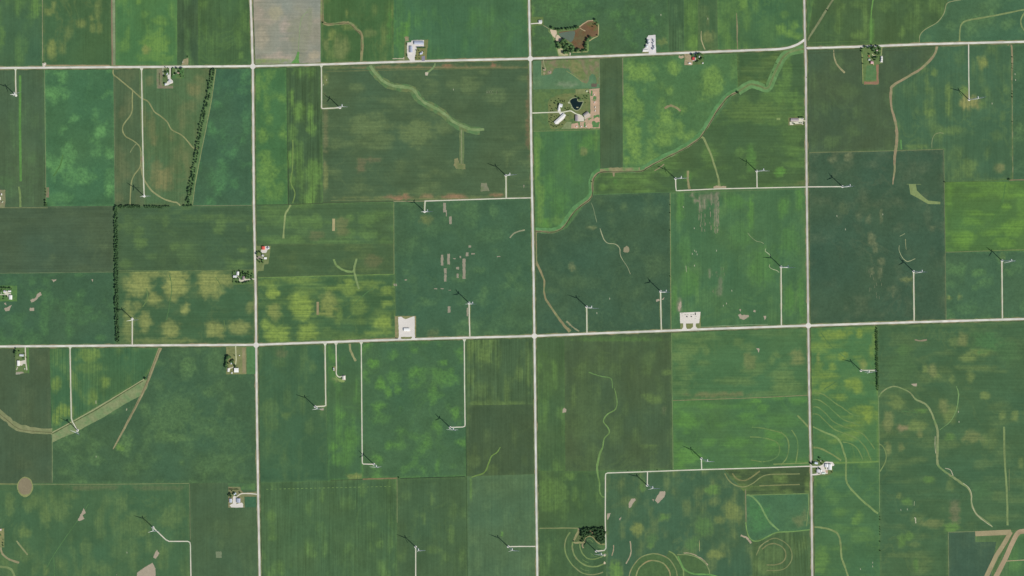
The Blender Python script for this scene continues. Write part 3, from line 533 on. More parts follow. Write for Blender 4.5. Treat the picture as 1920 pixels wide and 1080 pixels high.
R(W, [(1108.5,380),(1113,392),(1116,405),(1119,417)], 1, (130,146,112), jitter=.5); R(W, [(1125,428,.8),(1128,438,2.2),(1133,450,2),(1140,456,1.2),(1150,457,1.2),(1156,459,2),(1162,466,1.6),(1163,478,1.4),(1168,488,.8),(1176,500,.7),(1182,514,1)], 1.6, (158,164,130))
R(W, [(1005,436,2.5),(1005.5,470,2.5),(1006,492,4),(1012,505,4),(1020,525,3.2),(1020,545,3),(1024,562,4),(1036,580,4.2),(1050,600,4.5),(1062,615,5),(1069,622,7)], 3.5, (142,136,102), alt=(128,138,96))
R('grass_strip', [(1062,602),(1070,610),(1078,616),(1086,621)], 3, (140,142,112), jitter=.6)
patch('bare_patch', [(1170,465),(1175,461),(1179,464),(1180,471),(1176,474),(1169,472)], (146,142,116), SOIL, 3, rough_edge=.6)
R(W, [(1104,698),(1118,703),(1130,706),(1142,708),(1147,713),(1148,728)], 1.8, (104,138,84), jitter=.5); R(W, [(1152,728,1),(1156,745,1.6),(1157,758,1.8),(1153,768,2),(1140,776,2.2),(1133,784,2.2),(1132,792,2),(1140,802,2.2),(1142,812,2.4),(1133,822,2.6),(1130,838,3),(1125,850,3.6),(1120,872,4.4),(1120,888,3.6),(1124,905,3),(1124,920,2.6),(1128,930,2),(1134,932,1.5)], 2.4, (112,144,86))
R(W, [(938,838,1.8),(932,848,2),(922,855,2),(917,866,2.4),(912,880,2.6),(905,888,2.4),(892,892,2.2),(884,895,1.5)], 2.5, (110,140,76))
# arcs round the contoured hill, bottom centre
def arc(name, z, ox, oy, pts, w_, rgb, **k): return R(name, [(ox+a/z, oy+b/z) for a, b in pts], w_, rgb, **k)
CT = (122,144,92)
arc(T_, 10.28, 1050, 975, [(380,440),(385,520),(410,600),(450,670),(530,740),(620,755),(720,740),(840,690)], 2.2, CT, alt=(112,136,84))
arc(T_, 10.28, 1050, 975, [(245,420),(235,500),(245,580),(285,690),(360,790),(480,870),(600,898),(720,892),(840,850)], 2.8, CT, alt=(128,136,96))
arc(T_, 10.28, 1050, 975, [(195,235),(130,330),(98,440),(92,540),(115,660),(180,790),(290,920),(430,1020),(570,1053),(700,1045),(830,1005)], 2.4, CT, alt=(128,136,96))
for pts in ([(590,640),(620,665),(650,680)],[(430,760),(490,800),(550,820)],[(390,920),(470,965),(560,972)],[(720,510),(760,525),(800,525)],[(590,690),(700,695),(830,640)],[(520,270+120),(580,380),(640,430)]):
    arc(T_, 10.28, 1050, 975, pts, .9, (112,140,88))
arc(W, 10.28, 1050, 975, [(470,390),(490,340),(560,310),(630,330),(680,380),(720,430),(780,462),(870,468)], 2.6, (140,142,100))
arc(W, 10.28, 1050, 975, [(260,420),(300,440),(380,435),(460,430),(480,390)], 3.4, (146,146,106)); arc(W, 10.28, 1050, 975, [(360,170),(340,240),(290,350),(260,410)], 4, (138,138,100))
arc('field_edge', 10.28, 1050, 975, [(-430,160),(0,155),(200,155),(350,160)], 1.9, (132,140,98), smooth=False)
arc(W, 10.28, 1050, 975, [(440,440),(430,500),(455,540)], 2.4, (146,136,108))
patch('crop_strip', [(1170+a/10.67,1010+b/10.67) for a,b in [(95,760),(150,590),(280,410),(420,320),(600,290),(790,335),(850,340),(895,250),(1000,305),(1080,320),(1250,315),(1450,365),(1600,465),(1700,620),(1715,720),(1560,722),(1450,722),(1300,745),(1300,1100),(95,1100)]], (82,110,70), GRASS, 1, var=.12, alt=(76,104,68))
Z4 = (10.67, 1170, 1010)
arc(T_, *Z4, [(100,900),(105,747),(150,600),(280,420),(420,335),(600,300),(780,340),(920,430),(1020,580),(1065,747),(1060,900)], 2, (128,142,96), alt=(146,140,104))
arc(T_, *Z4, [(235,900),(242,747),(290,610),(380,510),(520,440),(640,445),(780,490),(870,590),(922,700),(925,900)], 2.4, (136,146,100), alt=(150,142,102))
arc(T_, *Z4, [(895,250),(1000,310),(1090,440),(1160,570),(1190,660),(1192,900)], 2.2, (124,146,92))
arc(T_, *Z4, [(1060,320),(1250,320),(1450,370),(1600,470),(1690,600),(1715,715)], 1.8, (130,146,100))
arc(T_, *Z4, [(1080,350),(1170,560),(1260,650),(1400,705),(1560,715),(1715,720),(1850,760)], 3, (104,148,86))
arc('bare_patch', *Z4, [(1190,285),(1290,290),(1400,318),(1500,370),(1580,420),(1640,480),(1680,530)], 1.6, (172,160,134), mat=SOIL, jitter=.7)
arc('bare_patch', *Z4, [(120,50),(135,150),(140,280),(100,390),(40,500)], 2.2, (168,158,132), mat=SOIL, jitter=.4)
R('bare_patch', [(1311.3,1013,.5),(1311.4,1022,1.2),(1311.6,1034,.5)], 1, (168,166,124), SOIL); R('bare_patch', [(1150.3,1022),(1150,1032),(1147,1042)], 1.8, (164,150,124), SOIL, jitter=.5)
Z3 = (5.14, 1340, 870)
arc(T_, *Z3, [(95,90),(130,150),(190,200),(280,220),(370,185),(440,130),(520,102),(650,98),(820,95)], 2.2, (128,138,94))
arc(T_, *Z3, [(170,90),(210,140),(280,160),(350,130),(435,68)], 2.8, (126,130,88)); arc(T_, *Z3, [(430,210),(620,203),(820,197)], 2, (128,134,92), smooth=False)
arc(W, *Z3, [(310,298),(370,320),(440,400),(480,480),(530,560),(620,640)], 3.2, (118,152,98))
arc(E_, *Z3, [(300,300),(600,293),(905,285)], 1.6, (116,142,90), smooth=False); arc(E_, *Z3, [(905,285),(905,420),(885,600)], 1.6, (120,144,94), smooth=False)
arc(W, *Z3, [(300,560),(310,640),(335,710),(380,742),(440,735),(520,695),(600,660),(760,650),(920,632)], 2, (116,150,90))
arc('field_edge', *Z3, [(298,240),(299,400),(303,560)], 2, (134,134,104), smooth=False, alt=(110,130,86)); arc('bare_patch', *Z3, [(250,690),(300,705),(330,735),(350,765)], 3.2, (172,160,138), mat=SOIL, jitter=.7)
arc(T_, *Z3, [(400,880),(440,800),(500,745),(580,715),(660,745),(720,800),(745,870),(735,940),(680,1005),(600,1025),(500,1025)], 1.8, (124,134,92))
arc(T_, *Z3, [(455,820),(520,775),(580,768),(650,800),(685,860),(670,930),(600,968),(500,972)], 2.2, (126,132,92))
arc(T_, *Z3, [(420,820),(450,780),(520,740)], 1, (140,146,106))
for k in range(5): arc('crop_row_gap', *Z3, [(765+k*27,690),(778+k*28,850),(790+k*28,1050)], .9, (74,98,60), smooth=False)
# contour terraces, right
CC = (116,140,86)
for pts in ([(1526,737),(1540,738),(1552,745),(1566,756),(1580,765),(1596,776),(1612,781)], [(1524,749),(1535,750),(1552,761),(1568,776),(1582,787),(1600,793),(1614,798)],
            [(1524,763),(1534,764),(1548,775),(1562,790),(1580,799),(1600,806),(1618,814),(1632,830),(1640,842)], [(1524,776),(1535,778),(1550,792),(1566,806),(1590,815),(1610,825),(1624,842),(1633,863)],
            [(1580,829),(1595,832),(1608,842),(1618,862)], [(1440,823),(1455,828),(1462,840),(1458,855),(1445,863),(1430,866)], [(1464,810),(1476,822),(1479,840),(1474,860),(1464,872)], [(1484,806),(1493,820),(1496,840),(1492,868)], [(1410,801),(1430,803),(1452,808),(1466,812)], [(1406,819),(1425,820),(1442,823)], [(1408,862),(1428,866)]):
    R(T_, pts, 1.9, CC, alt=(98,132,82), jitter=.5)
R(W, [(1524,800,2.5),(1545,810,3.2),(1568,820,4),(1577,832,4),(1581,845,3.4),(1586,860,3.4),(1586,880,3.2),(1587,902,3.4),(1594,915,3.4),(1610,932,3.4),(1630,950,3.4),(1646,963,4)], 3.6, (124,148,94)); R(W, [(1495,779),(1506,790),(1517,802)], 3, (126,146,94))
R(W, [(1525,839),(1538,841),(1555,849),(1577,863)], 3, (124,142,90)); R(W, [(1562,868),(1600,867.5),(1647,865.5)], 2.6, (112,144,82), smooth=False); R(W, [(1450,870.5),(1480,869.5),(1516,868)], 2.4, (122,144,90), smooth=False)
R(W, [(1648,744,2),(1653,736,2.5),(1664,728,2.5),(1676,724.5,2.5),(1690,728,2),(1706,736,2.2),(1716,748,3.6),(1726,753,3),(1738,760,3.8),(1747,775,4),(1753,792,3.6),(1758,810,5),(1757.5,850,4.6),(1758,870,4),(1766,880,4),(1780,890,4),(1790,897,4.4),(1800,904,4),(1815,915,3.4),(1821,928,3.6),(1822,945,3.4),(1828,960,3.6),(1840,972,4),(1852,980,3.2),(1861,988,2)], 3.6, (136,148,106), alt=(116,142,92))
R('bare_patch', [(1753.5,818),(1753,835),(1754.5,850)], .8, (188,186,156), SOIL, jitter=.5, layer=4); R('bare_patch', [(1772,878),(1782,881),(1787,892)], 1, (190,184,160), SOIL, jitter=.5, layer=4); R('bare_patch', [(1806,906),(1816,914),(1821,925),(1822,942),(1828,960),(1845,977),(1860,987)], .9, (186,184,156), SOIL, jitter=.5, layer=4)
R(W, [(1793,724,.8),(1797,738,2.6),(1796,755,1.6),(1792,772,1.4),(1782,790,1.2),(1770,800,.8),(1762,806,.8)], 1.6, (118,152,98))
R(W, [(1882.5,800),(1883,840),(1885,880),(1888,930),(1889,985)], 3.6, (122,142,94)); R('grass_strip', [(1892,880),(1892,920)], .9, (126,138,98))
R(W, [(1648,832),(1655,837),(1661,850),(1660,866),(1650,884)], 2, (122,142,92))
R(W, [(1527,988),(1545,990),(1562,995),(1572,1003),(1576,1020),(1578,1045),(1584,1062),(1590,1080)], 3.2, (128,146,96))
patch('grass_strip', [(1828,996),(1895,993),(1897,999),(1886,1003),(1829,1005.5)], (160,150,118), SOIL, 4)
R('grass_strip', [(1895,997),(1886,1014),(1868,1042),(1850,1080)], 8.5, (158,148,116), SOIL, layer=4, jitter=.05, smooth=False); R('grass_strip', [(1920,996),(1908,1000),(1896,1022),(1886,1045),(1868,1080)], 9, (166,150,122), SOIL, layer=4, jitter=.05)
R('ditch', [(1902,995),(1893,1014),(1876,1044),(1860,1080)], 2.6, (86,112,72), layer=5); R('grass_strip', [(1886,1052),(1920,1050)], 1.6, (172,160,128), layer=5)
R(W, [(1561,0),(1550,18),(1535,42),(1522,62),(1514,76)], 3.6, (124,132,98), layer=3); R(W, [(1637,0),(1634,20),(1633,50),(1632.5,80)], 2.6, (104,146,80), jitter=.3)
R(E_, [(1799,0),(1776,6),(1770,25),(1757,42),(1735,55),(1725,66),(1724,80)], 1.5, (142,150,110)); R(W, [(1920,18),(1890,24),(1850,32),(1815,38),(1803,45),(1800,56),(1799,78)], 3, (128,146,98)); R(W, [(1920,25),(1914,38),(1916,50),(1920,56)], 2.6, (126,146,98))
R(W, [(1757,87,4.6),(1754,98,4.4),(1745,112,4.4),(1725,130,4.6),(1700,145,4.4),(1675,160,4.6),(1670.5,170,4.6),(1671,200,4),(1678,225,4.6),(1681,245,5),(1681,268,5.4),(1679,283,5.5),(1677,300,4.4),(1677.5,318,3.6),(1675,335,3),(1674,346,1.6)], 4.4, (150,138,110), alt=(138,140,104))
R(W, [(1563,92,1),(1564,106,2.6),(1570,122,3),(1584,136.5,3)], 3, (150,148,112)); patch(W, [(1704,345),(1717,345),(1719,357),(1728,366),(1740,376),(1763,378.5),(1763,383),(1740,382.5),(1722,372),(1707,364)], (130,148,98), layer=3)
R('grass_strip', [(1700,345.3),(1727,345.6)], 1, (120,140,96)); R('grass_strip', [(1889,84),(1897,88),(1897.5,150)], 3, (142,134,104)); R(E_, [(1897.5,120),(1898,220),(1899,336)], 2, (126,132,98), smooth=False, alt=(100,118,78))
R(E_, [(1758,86),(1785,85.5),(1815,84)], 2.6, (140,134,104)); R(W, [(1747,277),(1748,262),(1753,252),(1762,249),(1769,250)], 1, (138,148,108)); R(W, [(1690,280),(1689,262)], 3, (98,144,86))
R('bare_patch', [(1686,460,.7),(1686,470,.8),(1692,483,1.3),(1700,490,1.3),(1707,489,1.2),(1716,485,.9)], 1, (164,172,134), SOIL, jitter=.4); R('bare_patch', [(1687,443),(1697,438)], .9, (156,166,128), SOIL); R('bare_patch', [(1697.5,448),(1698,458),(1699,468)], 1, (144,150,112), SOIL, jitter=.6)
R('bare_patch', [(1436,466),(1435,471),(1440,475),(1445,480)], .9, (184,192,160), SOIL, jitter=.5); R('bare_patch', [(1443,496),(1443,501),(1449,505),(1456,507),(1461,511)], .9, (176,184,150), SOIL, jitter=.4)
R('bare_patch', [(1402,437),(1408,444),(1418,452),(1427,454),(1432,457)], .7, (150,160,124), SOIL, jitter=.5); R('bare_patch', [(1286,498),(1287,510)], .8, (170,172,146), SOIL)
for pts in ([(166,945),(150,970),(125,1005),(100,1042),(82,1075)], [(101,1045),(102,1080)], [(318,515),(322,540),(318,570),(312,600)], [(700,540),(680,555),(660,575)], [(1540,625),(1560,650),(1585,670)], [(1598,702),(1570,715),(1545,730)], [(1690,770),(1720,774)]):
    R('crop_row_gap', pts, 1.3, (86,122,78), layer=3, jitter=.7)
for pts in ([(404,520),(412,532),(418,548)], [(275,540),(276,560),(268,575)], [(420,600),(421,615),(418,625)]):
    R('crop_row_gap', pts, 1.6, (104,128,80), layer=2, jitter=.6)
for pts in ([(1885,345),(1880,375),(1868,400),(1858,420)], [(118,290),(112,312),(100,330)]):
    R('crop_row_gap', pts, 2, (84,122,70), layer=2, jitter=.6)
# thin lines between neighbouring fields
for p, c in (([(79.5,0),(79.6,60),(80,118)],(140,142,110)), ([(83.5,130),(86.3,382)],(120,134,98)), ([(213.2,140),(215.5,384)],(104,122,88)), ([(98,812),(98,905)],(128,140,104)), ([(0,907.5),(34,907.6)],(150,148,102)),
            ([(61,908),(200,908),(355,906.5)],(122,134,96)), ([(355.4,908),(357,1012)],(112,124,92)), ([(0,512.5),(213,510)],(104,122,90)), ([(0,389.5),(90,389.5)],(126,134,96)), ([(360,385.6),(474,385)],(118,130,98)),
            ([(220,507.5),(350,507.5),(476,506)],(104,124,84)), ([(480,521),(600,517.5),(739,514)],(116,146,84)), ([(738.4,380),(738.8,514)],(128,140,98)), ([(741,514),(741.5,590)],(84,112,74)), ([(744.4,898),(744.6,980)],(122,134,94)),
            ([(796,377),(738,378)],(150,146,116)), ([(1256.5,362),(1257.4,500),(1258.2,620)],(136,146,100)), ([(1259,624),(1260.5,760),(1262,880)],(116,138,92)), ([(1262,751),(1400,746.5),(1517,741)],(136,132,100)), ([(1516,286),(1640,283.5),(1768,280)],(120,130,92)),
            ([(1769.5,282),(1771.5,420),(1774,602)],(112,124,92)), ([(1773,473),(1920,468)],(118,130,90)), ([(1647,742),(1648.6,850),(1649,960)],(122,148,100)), ([(1779,1080),(1778,998),(1828,996.5)],(120,132,98)), ([(1770,342),(1850,340),(1892,336)],(90,118,66)),
            ([(1123.6,110),(1124.5,160)],(124,136,100)), ([(1167.4,107),(1168,180)],(132,134,104)), ([(999,246.5),(1124,243)],(112,132,88)), ([(1258,362),(1500,354)],(96,120,82)), ([(874.5,640),(875,892)],(72,94,66)),
            ([(540.4,300),(541,384)],(56,76,56)), ([(537.3,128),(539,300)],(68,96,66)), ([(614,645),(615,900)],(72,104,74)), ([(1125,246),(1125.6,316)],(70,100,66)), ([(612,134),(990,126)],(108,118,80)), ([(620,376),(740,374)],(112,126,86)), ([(1514,100),(1750,92)],(76,94,68)), ([(1516,80),(1640,76)],(92,120,72))):
    R(E_, p, 1.1, c, smooth=False, jitter=.4)
R('ditch', [(478,384.6),(540,383.6),(606,381)], .9, (64,76,58), smooth=False, layer=4); R('ditch', [(620,900.5),(745,897.5)], 1, (70,84,62), smooth=False, layer=4); R('ditch', [(750,897),(872,893.6)], 1, (50,66,52), smooth=False, layer=4); R('grass_strip', [(680,898.3),(745,896.5)], 2.6, (128,120,88), smooth=False, layer=4)
R('ditch', [(606,380.4),(700,378.2),(738,377.6)], .8, (72,82,60), smooth=False, layer=4); R('ditch', [(872.6,760),(876.5,1080)], .6, (56,80,56), smooth=False, layer=4)
R('grass_strip', [(1892,337.6),(1920,337)], 1.8, (128,118,92), smooth=False, layer=4)
for k in range(29):                                          # pale row ends in the striped field
    R('crop_row_gap', [(499+k*8.2, 917.4-k*.19), (503+k*8.2, 917.3-k*.19)], 1.1, (112,142,86), smooth=False)
for k in range(9): R('crop_row_gap', [(95+k*7.3,655),(97+k*7.3,795-k*2)], .7, (64,104,70), smooth=False, layer=3)
# faint figures cut in the olive field, relief shade painted as dark offset strokes
gx, gy = 912.2, 169.6
for pts in ([(0,6),(.6,0)],[(0,3.6),(2.8,3.6)],[(2.8,0),(2.6,6)],[(5,0),(4.6,6)],[(4.8,3),(7.6,0)],[(4.8,3),(7.8,6)],[(13,.4),(10.2,0),(9,3),(10.4,5.8),(13,5.6)],[(19.2,0),(19,6)]):
    R('shaded_field_marking', [(gx+a, gy+b) for a, b in pts], .9, (112,126,98), smooth=False, layer=3); R('shaded_field_marking', [(gx+a+1, gy+b+.4) for a, b in pts], .6, (70,86,60), smooth=False, layer=2)

# bare, washed-out patches
BP = (168,158,140)
def bare(pts, rgb=BP, e=.6): patch('bare_patch', pts, rgb, SOIL, 3, rough_edge=e, step=5)
for pts in ([(157,953),(161,962),(155,966),(158,973),(149,977),(146,975),(152,963)], [(295,1031),(298.5,1038),(292,1048),(287,1045),(291,1036)], [(286.5,1055),(291.5,1066),(291,1080),(256,1080),(257,1074),(272,1063)], [(213,1080),(219,1070.5),(230,1080)],
            [(76,547),(78,553),(72,557),(68,563),(59,567),(56,562),(66,559),(70,551)], [(56,577),(64,577),(64.5,582.5),(55.5,583.5)], [(22,572),(17,583),(10,583),(8,579),(15,575)], [(96,524),(106,524),(101,529.5)], [(7,568),(11,567),(12,572),(9,571)],
            [(1708,720),(1719,719.5),(1719,724),(1713,723.5)], [(1384,590),(1388,588),(1391,592),(1396,590),(1404,591),(1404,594),(1394,600),(1387,597)], [(1384+2,580),(1389,580),(1388,585)], [(1413,581),(1417,582),(1416,586),(1412,585)], [(1432,592),(1437,593),(1436,598),(1433,600)], [(1055,767),(1058,765),(1062,768),(1061,773),(1055,774)],
            [(1418,653),(1424,653),(1423,661)], [(1237,922),(1247,921),(1248,926),(1244,934),(1238,940),(1233,944),(1228,938),(1232,930)], [(1223,936),(1226,936),(1225,941)], [(1183,936),(1190,934),(1192,938),(1187,943),(1183,951),(1179,953),(1179,944)], [(1138,963),(1145,962),(1143,969),(1139,975)], [(1161,973),(1165,969),(1163,976)],
            [(597,766),(607,765),(606,770),(602,769)], [(171,524),(174,523),(174,529)], [(1230,562),(1236,560),(1237,564),(1231,566)], [(1240,562),(1245,557),(1245,562)], [(1274,566),(1277,564),(1278,574),(1273,585),(1271,578)], [(1298,105),(1299,105),(1299,106)]):
    bare(pts)
patch('bare_patch', [(902,343),(913,343),(914,349),(918,358),(901,359)], (132,134,112), SOIL, 3, rough_edge=.4, alt=(112,126,92))
for (a, b, ww, hh) in ((833.5,389,5,18),(837,400,2,12),(844.5,413,4.5,14),(829,488,4.5,20),(841,486,5,20),(835,508,5,10),(835,521,4.5,14),(858,503,5,4.5),(858,517,4,8),(870,504,5.5,38),(876,477,5,7),(881,462,4.5,4),(887,476,6,2.5),(863,482,2.5,4),(842,580,5,12),(741,534,6,4.5),(876.5,585,2.6,16),(852,485,5,1.5),(982,349,1.8,5),(935,481,6,1.8),(817,541.5,6,1.6),(829,541.5,5,1.6),(843,544,5,1.5),(761,525,4,2),(410,1040,11,12)):
    bare([(a-ww/2,b-hh/2),(a+ww/2,b-hh/2),(a+ww/2,b+hh/2),(a-ww/2,b+hh/2)], (150,146,128) if a > 420 else (118,132,104), .5)
R(W, [(956,446),(963,438),(972,434),(984,431)], 2.6, (144,148,120))
for (a, b, ww, hh) in ((1411,640,18,2.4),):
    pass
R('bare_patch', [(1715,637.5),(1726,639),(1738,637)], 2.6, (142,132,112), SOIL, jitter=.6)
for a, b in ((1302,588-90),(1301.5,428),(1372,545),(1356,573),(1362,569),(1305,472),(1343,470),(1569,405),(1585,430),(1655,402),(1797,772),(1798,791),(1701,955),(1717,973),(1613,1067),(1636,1055),(1636,1062),(238,1036),(1689,956),(1860,194),(1904,150),(1903,139),(1239,28),(1327,35),(1281,388),(1119,587),(1143,560),(1302,470),(1298,476),(1307,477),(850,168),(606,159),(505,465),(612,150),(180,856)):
    R('bare_patch', [(a,b-1.6),(a+.3,b+1.6)], 1.1, (172,176,152), SOIL, smooth=False)
R('bare_patch', [(1715,970),(1716.5,974),(1717,981)], 1.5, (196,196,170), SOIL); R('bare_patch', [(179.8,751),(180,757)], 1.4, (160,164,134), SOIL); R('bare_patch', [(238,766),(237,770)], 1.8, (160,164,134), SOIL); R('bare_patch', [(1714.5,940),(1714,948)], .8, (166,176,140), SOIL)
for k in range(70):                                          # thin washed streaks below the farm lane
    a = random.choice((1312,1316,1322,1332,1341,1345,1347))+random.uniform(-2,2); b = random.uniform(366,430); R('bare_patch', [(a,b),(a+.2,b+random.uniform(3,10))], random.uniform(.5,1.1), (142,140,118), SOIL, smooth=False, jitter=.5)
for k in range(30):
    a = random.choice((1634,1648,1652,1340,1352,1640))+random.uniform(-6,6); b = random.uniform(500,560); R('bare_patch', [(a,b),(a+.2,b+random.uniform(3,8))], .6, (126,134,106), SOIL, smooth=False, jitter=.5)

# ------------------------------------------------------------------ roads
RD = (216,214,206); VG = (112,128,88)
def road(pts, width=3.7, rgb=RD, verge=7.0, label=None):
    worn = tuple(int(v*.93) for v in rgb)
    if verge: R('road_verge', pts, verge, VG, GRASS, layer=5, smooth=False, jitter=.25, alt=(140,136,104))
    R('road_ditch', [(a+(4.3 if abs(pts[0][0]-pts[-1][0]) < 200 else 0), b+(0 if abs(pts[0][0]-pts[-1][0]) < 200 else 4.0)) for a, b in pts], 1.3, (74,92,66), GRASS, layer=4, smooth=False, jitter=.5)
    return R('gravel_road', pts, width, rgb, ROADM, layer=6, smooth=False, jitter=.1, label=label, alt=worn)
road([(0,127.5),(210,126),(350,125),(474,124),(600,121),(776,115),(994,110),(1150,104.5),(1300,98.5),(1400,94.5),(1440,93)], label='pale gravel road crossing the whole view along the top')
R('road_verge', [(1440,93),(1462,92.5),(1480,90),(1497,83),(1508,75)], 7.5, VG, GRASS, layer=5); R('gravel_road', [(1436,93.1),(1455,92.5),(1475,90),(1490,85.5),(1501,80),(1509,74)], 4, RD, ROADM, layer=6, jitter=.04)
road([(1511,90.5),(1560,89),(1640,86.5),(1720,83.2),(1920,78.3)])
road([(0,649.7),(240,647.8),(480,646.5),(600,642),(750,636.5),(860,633.6),(1002,630),(1120,625),(1230,621),(1340,616.4),(1515,610.5),(1700,604.5),(1920,598)], label='pale gravel road crossing the whole view through the middle')
V1 = [(470,0),(472,60),(474,125),(475,250),(476,385),(478,480),(479.5,560),(480.3,647),(481.5,760),(483.5,900),(487,1080)]
V2 = [(992,0),(993,60),(994.3,110),(995.5,230),(997,330),(999,433),(1000.5,520),(1002,630),(1003.5,760),(1005,890),(1007.5,1080)]
V3 = [(1508,0),(1509,60),(1511,120),(1511.5,230),(1512.5,350),(1514,480),(1515.5,610),(1517,720),(1519,820),(1521,880),(1523,1080)]
road(V1, 3.7, (212,208,200)); road(V2, 3.6, (212,212,206)); road(V3, 3.4, (200,196,190))
for cx, cy in ((474,124.5),(994.3,110),(480.3,647),(1002,630),(1515.6,610.5)):
    patch('road_junction', [(cx-5,cy-2),(cx-2,cy-5),(cx+2,cy-5),(cx+5,cy-2),(cx+5,cy+2),(cx+2,cy+5),(cx-2,cy+5),(cx-5,cy+2)], RD, ROADM, 7)
R('road_verge', [(85,122.5),(150,122.6),(206,122.8)], 2, (160,146,116), SOIL, layer=5, smooth=False)
LR = (204,208,188)
lanes = [[(29,128),(29.3,150),(30,179)], [(265.3,128),(266.2,180),(267.3,250),(269,330),(270.3,367)], [(602.5,122),(603,160),(603,201,),(604,203.4),(607,203.6),(637,202)], [(797,377),(796.2,396)], [(796,377),(870,374.6),(948,372),(996,371)],
         [(948.6,329),(949,371)], [(1266.6,334),(1267,350),(1268,357.6),(1348,354),(1420,352.5),(1512,350.6)], [(1419,321),(1419.4,352)], [(1514,350.4),(1579,350)], [(1816,83),(1816.4,140),(1817,187)], [(248,598),(248,647)],
         [(131.3,650),(132.5,720),(133.8,784),(136,791),(139,796),(145,807)], [(879.5,568),(880,600),(881,633)], [(1100,576),(1100.5,625)], [(1238.5,546),(1239,580),(1240,620)], [(1464.4,500),(1465,612)], [(1713,508),(1714,604)], [(1878.4,489),(1879.4,599)],
         [(1614,694.8),(1643,694.3)], [(591,762.5),(608,761.5),(611,760),(610.8,757),(610,700),(609.5,644)], [(844,801.5),(868,800.6),(871.5,799),(872,796),(871,720),(870.5,636)], [(701,870.5),(681,870),(679.4,868.5),(679.2,864),(678.3,760),(677.3,641)],
         [(287,989),(311,1012),(317,1015),(352,1015),(356,1017),(357,1022),(358,1080)], [(779.4,1026),(779.4,1080)], [(953,1025),(975,1024.5),(1004,1024.5)], [(1213.6,909),(1214,884.5)], [(1315,861),(1315.6,880)],
         [(1118,1033.5),(1133,1032),(1136,1028),(1136,1020),(1134.8,975),(1135.2,892),(1135.8,888.5),(1139,886.8),(1214,884.3),(1315,880.5),(1420,877.5),(1521,874)]]
for l in lanes: R('farm_lane', [p[:2] for p in l], 2.0, LR, ROADM, layer=7, smooth=False, jitter=.08, alt=(214,208,194))
for l in lanes[:4]+lanes[5:6]+lanes[10:20]: R('lane_verge', [p[:2] for p in l], 4.2, (112,128,88), GRASS, layer=2, smooth=False, jitter=.5)
for cx, cy in ((29.1,129.5),(265.4,129.5),(602.5,123.8),(131.5,651.5),(609.5,645.5),(630,644.8),(677.3,643.3),(870.6,637.8)):
    patch('lane_mouth', [(cx-3.5,cy-1.8),(cx+3.5,cy-1.8),(cx+1,cy+3),(cx-1,cy+3)], LR, ROADM, 7)

# ------------------------------------------------------------------ yards, pads, ponds
def yard(pts, rgb, alt=None, name='yard', mat=None, layer=5, e=.3): return patch(name, pts, rgb, mat or GRASS, layer, rough_edge=e, alt=alt, step=2.5)
def pad(pts, rgb=(214,211,204), name='gravel_yard', e=.25, layer=7): return patch(name, pts, rgb, GRAVEL, layer, rough_edge=e)
def drive(pts, w_=1.6, rgb=(206,204,188)): return R('driveway', pts, w_, rgb, ROADM, layer=8, jitter=.1)
def zz(ox, oy, s, pts): return [(ox+a/s, oy+b/s) for a, b in pts]
# A: farm under the top road, left
yard([(293.5,128),(305,128),(305.5,156),(310,160.5),(324.5,160),(324.5,166),(293.8,166)], (130,124,104), (124,134,100), mat=SOIL); yard([(304.5,127.5),(322,127.5),(322,150),(325,153),(325,161),(305,161)], (100,120,78), (88,116,76)); yard([(322,127.5),(345,127.5),(345,147),(322,147)], (80,120,74), (98,124,78))
yard(zz(290,110,15.88,[(830,70),(870,10),(1000,-20),(1000,200),(800,205)]), (142,142,108), (156,148,116), name='grass_strip')
pad(zz(290,110,15.88,[(400,470),(440,480),(480,600),(545,660),(545,720),(440,770),(400,790),(300,810),(320,740),(350,740),(400,640),(380,520)])); drive([(318.8,127),(318.9,140),(318.5,148)], 2.2, (212,208,198)); drive([(305.5,128),(305.8,141)], 1); drive([(330,130),(330.3,135),(332,137)], .9)
# B
yard([(759,77),(763,80),(763,107),(770,114),(770,115.5),(758,116),(758,90)], (116,126,86)); yard([(777,115.5),(777.5,106),(781,96),(782,88.5),(801,88.5),(800,115)], (124,128,84)); yard([(795,75),(803,74),(802,90),(795,90)], (118,126,84))
pad([(763,80.2),(771.6,78.9),(771,76.4),(777.9,75.1),(794.9,75.1),(794.9,88.5),(781.6,88.7),(779.7,97.8),(777.5,107.9),(778.4,115.5),(770,115.5),(764,106.6),(763.4,97.8)], (216,213,208)); patch('driveway', [(790.5,105.5),(796.5,104.6),(796.5,114),(790.5,114.2)], (136,134,152), ROADM, 8)
yard([(759,68),(766,68),(767,77),(759,77)], (150,140,112), (112,126,82), mat=SOIL, layer=4, e=.8); R('bare_patch', [(736,110),(748,110),(757,109.5)], 1.6, (180,176,150), SOIL, jitter=.6); R('bare_patch', [(757.3,107),(757.5,113)], 1.4, (196,190,170), SOIL)
